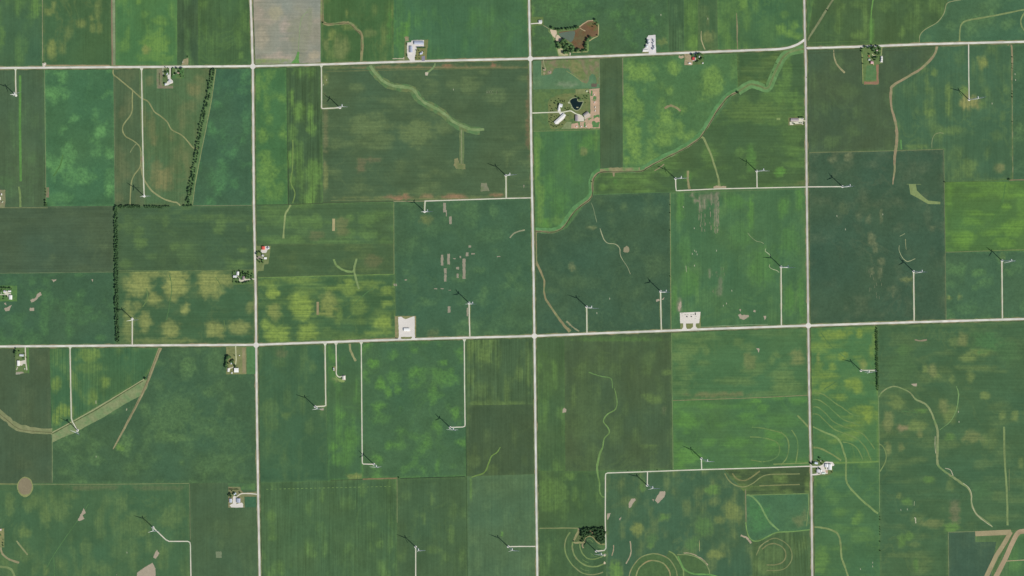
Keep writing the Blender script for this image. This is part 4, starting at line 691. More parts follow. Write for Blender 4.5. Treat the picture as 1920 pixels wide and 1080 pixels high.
# C pond
yard([(996,31.5),(1018.7,31.5),(1019,47.5),(996,48.5)], (98,120,72)); drive([(995,44.6),(1010,43.6)], 1.8, (218,214,204)); R('footpath', [(1018.5,47.3),(1023,50),(1029,54)], 1, (150,148,118)); pad([(1008.6,37.5),(1016,37.5),(1016,45),(1008.6,45)], (218,214,206))
yard([(1028,54),(1031,52.5),(1043,54.5),(1055,54.5),(1070,53),(1083,49),(1090,46),(1102,39.5),(1113,37.5),(1120,40),(1123.5,45),(1123.5,66),(1118,70),(1105,77),(1104,80),(1103,97),(1083,98),(1068,98.5),(1066,105),(1047,106),(1044,91),(1036,68),(1028.5,60)], (92,122,78), (110,128,82), layer=3)
def water(name, pts, rgb, mname, layer, label=None, amp=.2):
    vs_, fs_ = triang(pts, 6); me = bpy.data.meshes.new(name); me.from_pydata([(X(a), Y(b), 0) for a, b in vs_], [], [tuple(f) for f in fs_]); me.update(); fix_up(me)
    me.materials.append(water_mat(mname, rgb, amp)); o = link(name, me); o.location.z = zlev(layer); return tag(o, label, kind='structure')
def wob(pts, seg=4): return [p[:2] for p in spline(pts+[pts[0]], seg)][:-1]
water('pond_water', wob([(1048,60),(1060,58.5),(1077,57),(1087,51),(1100,41.5),(1112,40),(1120,47),(1121.3,65),(1113,69),(1101,72),(1096,82),(1095,90),(1082,93),(1076,86),(1071,80),(1062,75),(1053,72)]), (116,94,70), 'silty_water', 4, 'brown silty pond water above the top road', .45)
water('pond_water', wob([(1048,62),(1060,60),(1077,58.5),(1077,68),(1071,79),(1062,74),(1053,71)]), (98,114,100), 'algae_water', 5, 'grey-green western arm of the brown pond', .2)
patch('reeds', wob([(1078,60),(1090,56),(1098,60),(1097,72),(1088,84),(1078,84),(1072,79),(1077,70)]), (106,100,72), GRASS, 5, rough_edge=.6, alt=(112,88,64))
patch('reeds', wob([(1100,44),(1112,41.5),(1119,47),(1119,56),(1110,58),(1102,52)]), (104,106,68), GRASS, 5, rough_edge=.8, alt=(118,88,64))
for p in (wob([(1031.5,55),(1037,56.5),(1043,57),(1043.5,64),(1042,66),(1041,71),(1037,68),(1033,62)]), wob([(1043.5,65),(1048,67),(1053,74),(1049,79),(1046.5,80),(1042,75)])): patch('sand_bank', p, (206,188,164), SOIL, 6, rough_edge=.4)
patch('sand_bank', [(1045.5,91),(1050,89),(1055,91.5),(1056,100),(1065,101),(1066,104.5),(1047.5,105.5)], (180,176,138), SOIL, 4, rough_edge=.5, alt=(140,152,100)); drive([(1069,98),(1068.7,104)], 1.6, (218,208,188))
R('sand_bank', [(1086.5,50.5),(1092,46),(1099,41.5),(1103,39.3),(1112,38.5)], 1.9, (180,160,128), SOIL, layer=6); R('sand_bank', [(1086.5,52),(1091,55),(1097.5,58.3)], 1.1, (186,172,136), SOIL, layer=6); R('sand_bank', [(1122.3,46),(1122.2,58),(1121,67),(1112,72),(1105,77)], 1.6, (168,164,120), SOIL, layer=6, jitter=.4)
R('grass_strip', [(1066,98.3),(1085,97.8),(1102,97)], 1.6, (156,158,114), layer=5); R('grass_strip', [(1102.5,82),(1102.5,96)], 3, (118,146,88), layer=5); R('grass_strip', [(1028.5,58),(1036,68),(1043,88),(1047,104)], 1.6, (122,146,92), layer=5)
# D
pad([(1215.9,66.1),(1228.9,65.4),(1230.2,101),(1215.9,101.5),(1216.3,96.9),(1204.8,97.4),(1204.4,92.8),(1209.3,89.8),(1210,84.6),(1213,79.4),(1212.6,71.3)], (216,214,214)); patch('grass_strip', [(1204,97.5),(1215.5,97.3),(1215.5,101.5),(1204,102)], (120,130,84), GRASS, 4)
# E
yard([(1283.3,100),(1318.6,98.5),(1319.3,120.5),(1297,122),(1283.3,122)], (100,120,76), (88,114,72)); yard([(1283.3,100),(1295,99.5),(1296,110),(1299,116),(1297,122.3),(1283.3,122.3)], (166,152,124), (136,136,98), mat=SOIL, layer=6); yard(wob([(1273.5,104),(1278,105),(1282,102),(1281,109),(1276,109.5),(1272,107)]), (180,164,138), mat=SOIL, layer=4, e=.6)
drive([(1301.6,99),(1302.5,104),(1304,109),(1303.5,113),(1298,114)], 1.6, (214,208,200)); drive([(1294,119),(1298,120.5)], 2.4, (206,190,168))
# G
yard([(1015,112),(1123.3,107.6),(1122.6,157.5),(1119,157),(1117.5,146),(1115,140),(1110,138),(1105,143),(1103,153),(1100,157),(1090,153),(1083,147),(1072,137),(1066,128.5),(1055,127.5),(1042,127.8),(1038,131),(1035.5,139),(1015.5,141.8)], (110,126,84), (130,124,98), name='rough_pasture', layer=3); yard([(1064,109.8),(1078,109.5),(1090,122),(1098,140),(1092,150),(1074,135),(1066,122)], (108,126,80), (126,130,88), name='rough_pasture', layer=4, e=.8)
drive([(1018.3,110),(1020,120),(1023,128)], 1, (160,166,128)); patch('bare_patch', circ(1021,130,3,3.4,12), (160,144,124), SOIL, 5, rough_edge=.7); patch('bare_patch', circ(1031,135.5,3.5,3,12), (160,142,126), SOIL, 5, rough_edge=.7); patch('bare_patch', circ(1020.5,137.5,2.5,2.4,12), (156,150,118), SOIL, 5, rough_edge=.5); patch('bare_patch', [(1109,157),(1119,157),(1119.5,163),(1109,163.5)], (106,98,86), SOIL, 5, rough_edge=.7)
R('grass_strip', [(1015.3,121),(1015.4,141)], .9, (150,160,116), layer=5); R('grass_strip', [(1062,133),(1078,143),(1092,154)], 1, (134,144,96), layer=5)
# F ranch
yard([(998,168),(1124,165.5),(1125,243),(999,246)], (96,122,76), (88,116,76), name='lawn', layer=3); yard(wob([(1028,190),(1035,183),(1050,177),(1062,175.5),(1100,176),(1106,190),(1105,208),(1094,214),(1070,224),(1054,238),(1036,242),(1029,232),(1027,212)]), (116,126,82), (104,122,78), name='lawn', layer=4, e=.5)
yard([(1079,167.5),(1104,166.5),(1104.5,175.5),(1079,176)], (128,138,94), name='lawn', layer=5)
yard([(1071,232.5),(1095,227.5),(1107,213),(1107,190),(1104.5,167),(1124,165.5),(1124.5,240.5),(1071,241)], (186,162,138), (176,156,130), name='dirt_pens', mat=SOIL, layer=5); yard([(1052,241.5),(1063,228),(1071.5,228.5),(1071,241.5)], (130,144,104), name='lawn', layer=5)
for p in ([(1113,180),(1118,181),(1118,186),(1111,186)],[(1108,170),(1111,170),(1111,180),(1107,180)],[(1109,188),(1114,186),(1119,187),(1117,189)],[(1112,217),(1124,215),(1124,222),(1114,224)],[(1110,228),(1119,226),(1124,230),(1122,238),(1111,239)],[(1084,229),(1087,229),(1087,239),(1084,239)],[(1095,229),(1098,230),(1098,238),(1094.5,238)],[(1103,222),(1110,221),(1104,226)]):
    patch('grass_patch', p, (92,132,82), GRASS, 6, rough_edge=.7)
for cx, cy, r in ((1115.2,175.5,4.2),(1119,224.5,5),(1080,236,5.5),(1105,236,5),(1116,193.5,4)): patch('dirt_pen', circ(cx,cy,r,r,16), (196,166,142), SOIL, 7, rough_edge=.5)
drive([(998,212),(1020,211.2),(1045,210.3),(1055,210.5),(1063,208.7),(1070,208),(1075,210.5),(1080,213.5),(1088,216)], 2, (212,214,192)); pad(zz(1010,165,13.5,[(475,510),(555,520),(555,600),(640,640),(685,680),(660,750),(620,800),(560,850),(490,915),(400,915),(420,860),(560,680),(490,610)]), (220,218,214), e=.1)
pad(zz(1010,165,13.5,[(920,655),(1090,690),(1145,750),(1145,840),(985,845),(980,690)]), (212,206,192), e=.1); pad(zz(1010,165,13.5,[(1150,720),(1270,635),(1310,660),(1300,720),(1160,800)]), (200,190,176), e=.5)
pond = zz(1010,165,13.5,[(785,310),(850,262),(930,242),(980,262),(990,325),(1060,342),(1125,335),(1110,400),(1060,500),(1010,555),(950,570),(890,540),(850,490),(815,410),(785,360)])
R('pond_shore', pond+[pond[0]], 1.5, (150,160,124), layer=6)
water('pond', wob(pond, 3), (22,40,42), 'deep_water', 5, 'dark blue heart-shaped pond on the ranch lawn', .1)
for q in ([(740,350),(785,350),(785,400),(740,385)],[(820,485),(850,490),(840,515)],[(950,480),(1005,480),(1000,505),(955,500)]): patch('sand_bank', zz(1010,165,13.5,q), (176,182,150), SOIL, 8)
# H
yard([(1613.3,89.5),(1653.5,88),(1654.6,119.2),(1647.5,120),(1647.5,158.5),(1619,159),(1616.5,121)], (98,124,76), (108,128,82)); yard([(1625,123),(1642.5,123),(1642.5,150),(1622,150)], (90,126,82), (96,128,84), layer=6); R('dirt_strip', [(1645,121),(1645.4,156)], 3.8, (148,120,96), SOIL, layer=6, jitter=.4); R('dirt_strip', [(1620,156),(1647,155.5)], 5.5, (148,118,96), SOIL, layer=6, jitter=.4)
R('grass_strip', [(1616.5,101),(1617,120),(1618,157)], 1, (150,160,104), layer=6, jitter=.5); drive([(1653.5,88),(1653,98),(1651.5,104)], 1, (176,180,132)); drive([(1635.5,101),(1637.5,104),(1641.5,104.5)], 1.4, (206,202,170)); drive([(1637.5,118),(1638,122)], 1.5, (196,180,140)); pad([(1650.5,105),(1655,105),(1655,117),(1650,117)], (206,204,196))
# I
yard([(1478,220.5),(1507,218.5),(1507,234.5),(1478,235.5)], (120,128,88)); pad([(1480.5,229),(1496,228),(1497,222.5),(1506,221),(1506,234),(1503,233),(1503,231.5),(1487,233),(1487,234.2),(1481,234.2)], (216,214,196), e=.1); drive([(1504,226.5),(1511,226.7)], 2, (206,204,180)); patch('bare_patch', [(1456,221),(1463,221),(1463,225),(1456,225)], (130,150,96), GRASS, 3)
# J K
yard([(480,461),(508,461),(503.3,495),(495.4,495.8),(494.6,507.5),(483.3,508.3),(481.2,517),(480,517)], (112,128,84), (122,134,92)); pad([(490.5,467.5),(497,465),(497,461.5),(505,461.5),(505,467),(501.5,468),(499.5,474),(491,474.5),(489,471)]); pad(circ(485.5,483,4,3.5,12), (150,140,132), e=.8); drive([(489,484),(494,484)], 1.2)
yard([(436,507.5),(477,506.5),(477.5,533),(436,534)], (96,122,76), (84,114,74)); drive([(445,518.5),(449,523),(452,526.6),(458,526.6),(464,524.5),(470,523.4),(478,523.2)], 2, (208,204,184)); pad(zz(420,450,12,[(340,890),(400,900),(470,870),(540,885),(450,920),(380,945),(340,920)]), (208,204,190))
# L M N
yard([(0,535.5),(32,535.5),(32,565),(0,565)], (94,130,76), (84,122,74)); pad([(6,548.5),(9,545),(14,545.5),(15,549),(20,549.5),(21.5,552),(17,553),(15,557.5),(13,553),(0,554),(0,552.2),(10,551.8)], (208,206,190))
yard([(28,651.8),(54.5,651.8),(55,699),(29.5,702)], (98,122,76), (108,126,84)); drive([(47.3,651),(47.8,668),(48.5,680),(50.5,694)], 2, (204,202,184)); pad([(37,677),(41,676.5),(46,675),(48.7,672),(49.2,683),(44,682),(41,685.5),(37,685)], (206,202,190)); drive([(33,688),(30.8,694)], 2, (190,186,168)); patch('bare_patch', [(29.5,697),(44,697),(44,700),(30,702)], (160,154,138), SOIL, 6, rough_edge=.6); patch('grass_strip', [(50,652),(54,652),(55,700),(52,700)], (92,128,74), GRASS, 6)
yard([(424,650),(445.5,650),(462,650),(462,701.5),(424,702)], (122,130,88), (132,136,94)); yard([(462,650),(479,650),(479.5,701),(462.5,701.5)], (86,126,82), layer=6); R('dirt_strip', [(457,652),(457.5,675),(458,700)], 6, (144,138,106), SOIL, layer=6, jitter=.1); drive([(441.8,648),(442.2,660),(442.8,674),(441.5,684)], 1.9, (192,196,160)); pad(zz(410,640,15.43,[(260,770),(360,760),(430,730),(440,750),(330,800),(310,880),(250,870)]), (206,202,188))
# O P Q R S
yard([(740,592.3),(780,592.3),(780,634.5),(741,636)], (134,138,96), (146,138,104)); pad([(746.5,594.5),(752,594),(757,597),(761,598.5),(769,595.5),(773,593.5),(777.3,593),(777.8,632),(779,635),(771,635),(773,631.5),(752,632),(751.5,636),(746,636.5),(748,632)], (218,214,208), e=.4); patch('grass_strip', [(752.5,632.4),(773,631.4),(770.5,635.3),(753,635.6)], (122,130,84), GRASS, 8)
yard([(1275.5,605),(1313.5,585),(1313.8,616),(1275.5,618)], (118,130,84), (128,136,92)); pad([(1274.5,586.3),(1313.5,584.7),(1311,606),(1304.6,606.5),(1304.3,612),(1309.5,617.5),(1277.5,619),(1281,613),(1281,606.3),(1275.3,606)], (222,217,208), e=.15); patch('grass_strip', [(1286,606.5),(1299.6,606.3),(1299.2,613),(1295,616.5),(1288,616.8),(1286.3,613)], (124,130,84), GRASS, 8)
R('grass_strip', [(1313,612.7),(1400,609),(1440,608)], 1, (128,152,116), layer=4, smooth=False)
drive([(630,643),(630.3,665),(630.8,690),(630.5,700),(633,705),(637,707),(641,705.5)], 2, (206,206,184)); pad([(641.5,703.5),(647.8,703.5),(648,713),(641.5,712)], (190,184,168)); yard([(625,687),(631,687),(631,696),(625,696)], (128,130,92), e=.5); yard(wob([(628,703),(636,710),(647,714),(640,717),(632,712)]), (132,152,94), e=.8, layer=4)
yard([(428,912.5),(451,912.5),(452,919),(456,923.5),(478,922),(484,921),(484,931),(458,931),(459,951.5),(428,952)], (122,130,92), (132,130,98)); pad([(436,938.5),(437,933),(438,930),(442,930),(444,934),(443,945),(454,942),(456,945),(456,951.5),(434,951.5),(430.5,947.5),(436,944)], (216,212,206), e=.4); drive([(443,932.5),(447,929),(452,926),(457,925.3),(470,925.5),(485,927)], 2, (208,204,190)); patch('crop_field', [(459.5,931.5),(480,931.5),(480,951),(459,951.2)], (68,106,78), GRASS, 6); patch('crop_field', [(428,906),(479,906),(479,920),(451.5,919.5),(450.5,912.8),(428,912.5)], (78,110,76), GRASS, 6, alt=(92,128,78))
yard([(1521,862),(1545,863),(1548,866),(1560,870),(1562,885),(1556,890),(1545,892),(1521,892)], (108,126,80), (98,120,76)); pad(zz(1510,850,21.6,[(240,510),(460,510),(590,505),(680,465),(790,350),(850,330),(1100,350),(1180,470),(1150,510),(1060,520),(1060,665),(905,670),(900,820),(800,830),(640,845),(450,885),(240,895),(240,845),(450,820),(455,640),(490,560),(240,580)]), (220,215,208), e=.15)
patch('grass_patch', zz(1510,850,21.6,[(760,565),(840,570),(830,620),(800,660)]), (122,132,84), GRASS, 8); patch('bare_patch', zz(1510,850,21.6,[(820,680),(900,690),(900,790),(840,810)]), (196,172,146), SOIL, 8, rough_edge=.6)
# U V W T
yard([(0,356),(10,356),(10.4,377),(8.5,390),(0,390)], (126,132,98), (134,128,104)); pad([(79,119),(83,117.5),(86.5,117.5),(86.5,121),(84,125),(80,125)], (198,192,178)); yard([(0,991),(7.8,991),(8.3,1026),(0,1027)], (140,140,98), (124,134,92)); yard([(85,351.5),(92,351.5),(92,370),(86.5,370)], (136,124,104), (118,126,92), mat=SOIL, layer=3)
yard(zz(1050,975,10.28,[(350,170),(430,160),(860,150),(870,430),(780,460),(700,400),(640,320),(560,300),(480,340),(460,420),(380,430),(320,430),(300,400)]), (84,110,68), (96,112,74), layer=3, name='woodland_floor'); patch('bare_patch', zz(1050,975,10.28,[(560,190),(600,200),(650,250),(650,280),(590,240)]), (180,150,120), SOIL, 5, rough_edge=.6)
for q in ([(350,160),(385,165),(390,185),(350,180)],[(840,660),(875,650),(880,690),(850,700)],[(850,800),(880,810),(870,860),(840,840)]): patch('bare_patch', zz(1050,975,10.28,q), (206,194,164), SOIL, 6, rough_edge=.5)

# ------------------------------------------------------------------ buildings
def gable(name, label, cx, cy, w_, h_, rot=0, height=5.0, rise=None, roof=(205,206,205), wall=WALLW, along=None, cat='barn', z=0.6, ridge=None, chimney=False):
    """cx,cy,w_,h_ in photo pixels; ridge runs along the longer side unless told"""
    W_, H_ = w_*S, h_*S
    if along is None: along = 'x' if W_ >= H_ else 'y'
    if along == 'y': W_, H_, rot = H_, W_, rot+90
    rise = H_*.17 if rise is None else rise
    t = empty(name, (X(cx), Y(cy), .1), math.radians(rot)); tag(t, label, cat)
    ov = .45; a, b = W_/2, H_/2
    bm = bmesh.new()                                           # walls with gable ends
    ww, hh = a-ov, b-ov
    pr = [(-hh,0),(hh,0),(hh,height),(0,height+rise*(hh/b)),(-hh,height)]
    r0 = [bm.verts.new((-ww,y,z_)) for y, z_ in pr]; r1 = [bm.verts.new((ww,y,z_)) for y, z_ in pr]
    bm.faces.new(list(reversed(r0))); bm.faces.new(r1)
    for i in (0,1,4): j = (i+1) % 5; bm.faces.new((r0[i], r0[j], r1[j], r1[i]))
    bmesh.ops.recalc_face_normals(bm, faces=bm.faces)
    link('wall', mesh_bm('wall', bm, wall), t)
    bm = bmesh.new()                                           # two thick roof slopes
    th = .18; z1 = height-rise*(b-(b-ov))/b+.12; zr = height+rise+.12
    for s in (-1, 1):
        q = [(-a,s*b,z1-rise*0),(a,s*b,z1),(a,0,zr),(-a,0,zr)]
        lo = [bm.verts.new(p) for p in q]; up_ = [bm.verts.new((p[0],p[1],p[2]+th)) for p in q]
        fs_ = [up_, list(reversed(lo))]+[[lo[i],lo[(i+1)%4],up_[(i+1)%4],up_[i]] for i in range(4)]
        for f in fs_: bm.faces.new(f)
    bmesh.ops.recalc_face_normals(bm, faces=bm.faces)
    ro = link('roof', mesh_bm('roof', bm, roof_mat(roof)), t)
    bm = bmesh.new(); bm_box(bm, -a, a, -.3, .3, zr+th-.02, zr+th+.12); link('ridge_cap', mesh_bm('ridge_cap', bm, roof_mat(roof)), ro)
    dw = min(4.0, H_*.35); dh = min(height*.75, 4.2)
    bm = bmesh.new(); bm_box(bm, ww+.003, ww+.1, -dw/2, dw/2, 0, dh); link('door', mesh_bm('door', bm, DOORM), t)
    if chimney:
        bm = bmesh.new(); bm_box(bm, a*.35, a*.35+.9, -.5, .5, height, zr+1.2); link('chimney', mesh_bm('chimney', bm, WALLG), ro)
    return t
def bin_(label, cx, cy, r_px, height=9, roof=(206,212,218), group=None, cat='grain bin', name='grain_bin', z=.5):
    t = empty(name, (X(cx), Y(cy), .1)); tag(t, label, cat, group); r = r_px*S
    bm = bmesh.new(); prof = []
    k = int(height/1.2)
    for i in range(k+1): prof += [(r-.06, i*height/k)] + ([(r, (i+.5)*height/k)] if i < k else [])
    bm_tube(bm, prof, 20); link('wall', mesh_bm('wall', bm, STEEL), t)
    bm = bmesh.new(); bm_tube(bm, [(r+.15, height-.05),(r+.15, height+.08),(.6, height+r*.5),(.55, height+r*.5+.1)], 20); ro = link('roof', mesh_bm('roof', bm, roof_mat(roof)), t)
    bm = bmesh.new(); bm_tube(bm, [(.45, height+r*.5+.1),(.45, height+r*.5+.5),(.1, height+r*.5+.7)], 10); link('cap', mesh_bm('cap', bm, STEEL), ro)
    return t
WH = (232,232,230); LG = (204,206,206); BL = (176,184,204); PU = (166,158,162); HS = (190,198,208)
g_ = gable
# A
g_('machine_shed','grey-white machine shed set askew on the gravel at the upper left farm',318.4,152.8,5.4,4.6,-42,5.5,roof=(206,208,214)); g_('farmhouse','pale blue-grey farmhouse west of the drive at the upper left farm',313.2,138.8,2.6,4.4,-20,5.5,roof=HS,cat='house',chimney=True); g_('farmhouse','tan-roofed house under the trees right of the upper left farm',334.2,137,4.2,2.8,-8,5.5,roof=(176,156,138),cat='house',chimney=True); g_('shed','small white shed behind the askew machine shed',323,153.6,2.2,1.8,-40,2.8,roof=WH,cat='shed'); bin_('single tall steel bin at the south-west corner of the upper left farm',310.2,158.2,1.7,13); g_('garden_shed','tiny white shed in the mown triangle north of the upper left farm',342.6,116.4,1.6,1.1,20,2.5,roof=WH,cat='shed'); g_('shed','small dark-walled shed beside the single steel bin',325.8,139.8,1.3,1.4,0,2.5,roof=(200,196,180),cat='shed')
# B
g_('machine_shed','long blue-grey machine shed along the back of the large gravel yard',785,80.7,17.6,6.4,-1,6.5,3.4,roof=BL); g_('machine_shed','blue-grey shed standing north to south in the large gravel yard',770.3,93,5.6,11.6,0,6.5,3.2,roof=BL); g_('farmhouse','grey-blue farmhouse on the lawn beside the large gravel yard',789.3,100.4,5.2,3.6,12,5.5,roof=(184,194,214),cat='house',chimney=True); g_('garage','small white garage on the corner of the grey-blue farmhouse',791.6,97.6,2.6,2.6,12,3.2,roof=WH,cat='garage')
# C
g_('machine_shed','white shed on the short drive by the north end of the middle road',1012.6,40.8,6.4,5.6,0,6,2.4,roof=LG,along='x')
# D bins
for i, (a, b, r, h) in enumerate(((1214.6,76.6,2.0,15),(1215,81.9,2.0,15),(1211.8,87.2,2.2,10),(1224.3,75,1.2,8),(1225.6,78,1.3,10),(1224.3,81.8,1.4,9),(1225.4,86.6,1.3,10),(1226.2,89.2,1.3,10),(1224.3,92.4,1.7,11))):
    bin_(['tall steel bin at the top of the western row of the grain depot','tall steel bin second down the western row of the grain depot','wide steel bin third down the western row of the grain depot','smallest northernmost steel bin in the eastern row of the grain depot','second steel bin down the eastern row of the grain depot','third steel bin down the eastern row of the grain depot','fourth steel bin down the eastern row of the grain depot','fifth steel bin down the eastern row of the grain depot','southernmost steel bin in the eastern row of the grain depot'][i], a, b, r, h, group='steel bins of the grain depot')
g_('machine_shed','low white shed across the south-west corner of the grain depot',1210,95,10.4,3.2,0,4,1,roof=WH)
# E
g_('barn','bright red roofed barn at the farm below the top road',1299.3,110.3,4.2,5,0,6,roof=(218,84,88),wall=WALLR); g_('machine_shed','white shed in the dirt lot south-west of the red roofed barn',1292.8,118.9,4.6,2.8,-8,4,roof=WH); g_('farmhouse','white farmhouse among trees east of the red roofed barn',1310.6,106,2.2,4.4,-20,5.5,roof=(214,216,216),cat='house',chimney=True); bin_('round white tank at the south-east corner of the red barn farm',1317.3,118.4,1.3,3,roof=WH,name='water_tank',cat='tank')
# G
g_('derelict_shed','weathered grey shed at the end of the grass track',1019,129.5,2.4,1.8,10,3,roof=(150,140,134),wall=WALLG,cat='shed'); g_('derelict_shed','weathered grey shed in the bare patch of rough pasture',1030.8,135.2,1.8,1.6,30,2.6,roof=(156,142,132),wall=WALLG,cat='shed')
# F
g_('ranch_house','large white ranch house west of the dark pond',1050.4,198,6.6,6.2,-15,8,roof=(224,226,230),cat='house',chimney=True,along='x'); g_('house_wing','narrow white wing running south from the large ranch house',1047.3,203.8,3.4,6.4,-12,6,roof=(226,226,226),cat='house',along='y')
L_ = math.hypot(260,235)/13.5
g_('arena','long pale riding arena building set diagonally south of the ranch drive',1049.2,223,L_-1,6.2,42,5.5,1.8,roof=(224,224,222),cat='arena')
g_('stable','grey-purple roofed stable beside the concrete pad',1080.9,221.8,5.6,11,0,6.5,2.8,roof=PU,wall=WALLG,cat='stable'); g_('stable','dark grey roofed stable set diagonally north-east of the concrete pad',1097.8,213.6,10.6,4.4,37,6,2.4,roof=(142,140,142),wall=WALLG,cat='stable')
for i, (a, b) in enumerate(((1113.6,177.7),(1114.6,192.2),(1115.6,201.4),(1115.6,207.8),(1080.8,237.4),(1089.9,237.4),(1098.4,237))):
    g_('pen_shelter',['white shelter in the round pen by the north-east corner of the ranch','white shelter second from north in the east line of dirt pens','white shelter third from north in the east line of dirt pens','white shelter fourth from north in the east line of dirt pens','white shelter furthest west in the south line of dirt pens','white shelter in the middle of the south line of dirt pens','white shelter furthest east in the south line of dirt pens'][i],a,b,1.5 if i<4 else 2,3 if 0<i<4 else 2.2,0,3.2,.5,roof=(226,222,214),cat='shelter')['group'] = 'shelters in the ranch dirt pens'
bin_('round pale tank north of the ranch pond',1099.8,171,1.6,3.4,roof=(206,212,180),name='water_tank',cat='tank')
# H
for i, (a, b) in enumerate(((1652,107.9),(1652,111.2),(1651.6,114.6))): bin_(['northernmost of three white bins by the tree-shaded farm drive','middle of three white bins by the tree-shaded farm drive','southernmost of three white bins by the tree-shaded farm drive'][i],a,b,1.55,7,roof=WH,group='white bins at the tree-shaded farm')
g_('barn','faded pink roofed barn south of the tree-shaded farmyard',1633.8,117.4,5,5,0,6,roof=(206,166,170),wall=WALLR); g_('shed','light grey shed just north of the pink roofed barn',1629.2,112,3.8,3.4,10,4,roof=(180,190,184),cat='shed'); g_('shed','orange-brown roofed shed at the tree-shaded farm',1628.7,105.6,2.2,3.4,15,4,roof=(188,128,92),cat='shed'); g_('farmhouse','pinkish white farmhouse among the trees by the road',1643.7,94.6,3,2.6,0,6,roof=(214,196,188),cat='house',chimney=True)
# I
g_('poultry_shed','long grey-mauve shed beside the eastern main road',1489.3,225,15,5.8,0,4.5,2.2,roof=(170,160,162)); g_('shed','small white shed near the road east of the mauve roofed shed',1504.9,223,1.7,2,0,3.5,roof=WH,cat='shed'); g_('shed','grey-green shed in front of the row of trees east of the mauve shed',1500.4,222.1,4.8,1.3,-3,3,roof=(150,166,150),cat='shed')
# J
g_('barn','orange-red roofed barn east of the western main road',493.7,465.2,6,6,0,6.5,roof=(224,102,88),wall=WALLR,along='y'); bin_('pale steel bin next to the orange-red roofed barn',503,465.4,2,8); g_('farmhouse','light grey farmhouse south of the orange-red roofed barn',492.7,479.2,4,3.6,-20,5.5,roof=LG,cat='house',chimney=True); g_('shed','bright white shed south-east of the light grey farmhouse',497.6,484.2,5.2,3.8,2,4,.6,roof=(240,240,236),cat='shed')
# K
g_('machine_shed','white shed standing north to south at the north-west farmyard corner',445.8,512.8,4.4,7,-3,5,roof=(236,236,236)); g_('machine_shed','grey-white shed west of the upright white shed',440.5,518.3,7,4.2,3,4.5,roof=(222,224,226)); g_('farmhouse','brown roofed farmhouse on the curved drive west of the main road',456.5,521.6,4,7,-8,5.5,roof=(160,144,148),cat='house',chimney=True); g_('garden_shed','tiny white garden shed on the west side of the brown roofed house',454.8,519.2,1.2,2.4,-8,2.8,roof=WH,cat='shed')
# L
g_('machine_shed','large white shed on the lawn at the left edge of the view',20,557.6,6.2,8,0,6,roof=(234,234,232),along='y'); g_('shed','white shed north of the large white shed at the left edge',18.1,546.3,6,3.2,2,4,.7,roof=(232,232,230),cat='shed'); g_('farmhouse','grey roofed farmhouse west of the white sheds at the left edge',9.3,546.4,5,3.4,-15,5.5,roof=(204,206,212),cat='house',chimney=True); g_('garden_shed','tiny white shed among trees at the left edge',2.4,549.4,1.4,1.3,0,2.6,roof=WH,cat='shed')
# M
g_('machine_shed','large white shed standing north to south under the lower left road',34.7,681,5,10,0,6.5,1.6,roof=(238,238,236)); g_('farmhouse','light grey farmhouse north of the large white shed under the road',40.6,666,8,4,-3,5,roof=(204,210,216),cat='house',chimney=True); bin_('small round white tank on the lawn under the lower left road',46.3,691.4,.9,2.4,roof=WH,name='water_tank',cat='tank'); g_('feed_bunk','low pale bunk along the bottom fence of the lower left farmyard',33.5,701,8,.9,0,1.2,.2,roof=(196,196,186),cat='feed bunk')
# N
g_('machine_shed','large square white shed south of the straight pale drive',443,694,8.4,8,0,7,1.4,roof=(240,240,238),along='x'); g_('shed','white shed west of the large square white shed',428.3,693.7,3.8,6.6,-5,4.5,roof=(234,234,230),cat='shed'); g_('shed','small white shed between the two larger white sheds',434.6,699.2,2.3,3.2,-5,4,roof=(232,232,230),cat='shed'); g_('farmhouse','small grey farmhouse beneath the dark trees',433.4,681.3,2.6,3.2,0,5.5,roof=(206,212,220),cat='house',chimney=True); g_('garden_shed','tiny white box standing alone in the mown strip',449,666.3,1.9,1.5,0,2.6,roof=WH,cat='shed')
# O P Q R S
g_('machine_shed','lone white building in the middle of the square gravel pad',762.3,618,11.4,5.4,0,6.2,1.3,roof=(240,240,240))
g_('shed','square pale shed at the end of the curled farm track',644.6,708,5.4,6.8,0,5.5,roof=(226,222,214),cat='shed')
bin_('northern of two small steel bins beside the curled farm track',625.4,690.6,1.2,6,group='small bins by the curled farm track'); bin_('southern of two small steel bins beside the curled farm track',625.6,693.3,1.2,6,group='small bins by the curled farm track')
g_('machine_shed','blue-grey shed in the middle of the yard by the western road',447,938.3,7,8,0,6.5,2.4,roof=BL,along='y'); g_('machine_shed','pale blue shed on the west side of the yard by the western road',432.3,938.4,4.8,7.2,0,5.5,2,roof=(190,198,214)); g_('farmhouse','blue-grey farmhouse at the north of the yard by the western road',440.2,925.4,5,4,25,5.5,roof=(196,206,220),cat='house',chimney=True)
g_('machine_shed','tall white shed on the right of the crossroads farm',1555.4,875.4,6.2,10.6,0,6,roof=(240,240,240)); g_('machine_shed','square white shed joined to the tall white shed',1548.7,872.8,6,6.2,0,5.5,roof=(232,234,238),along='y'); g_('machine_shed','grey-white shed in the south-west of the crossroads farm',1533.4,882.8,5.6,6.2,0,5,roof=(218,218,222),along='y'); g_('shed','narrow white shed right of the grey-white shed',1538.4,883,3,5,0,4.5,roof=(238,238,238),cat='shed'); g_('machine_shed','low greenish white shed at the south edge of the crossroads farm',1543.6,887.2,6.2,3,-2,4,roof=(214,230,218)); g_('farmhouse','pale blue-grey farmhouse at the corner of the crossroads farm',1529.4,868,6,4,-10,5.5,roof=(206,214,228),cat='house',chimney=True); g_('garden_shed','tiny white shed north-east of the crossroads farmhouse',1538.2,864.2,1.8,1.5,10,2.6,roof=WH,cat='shed')
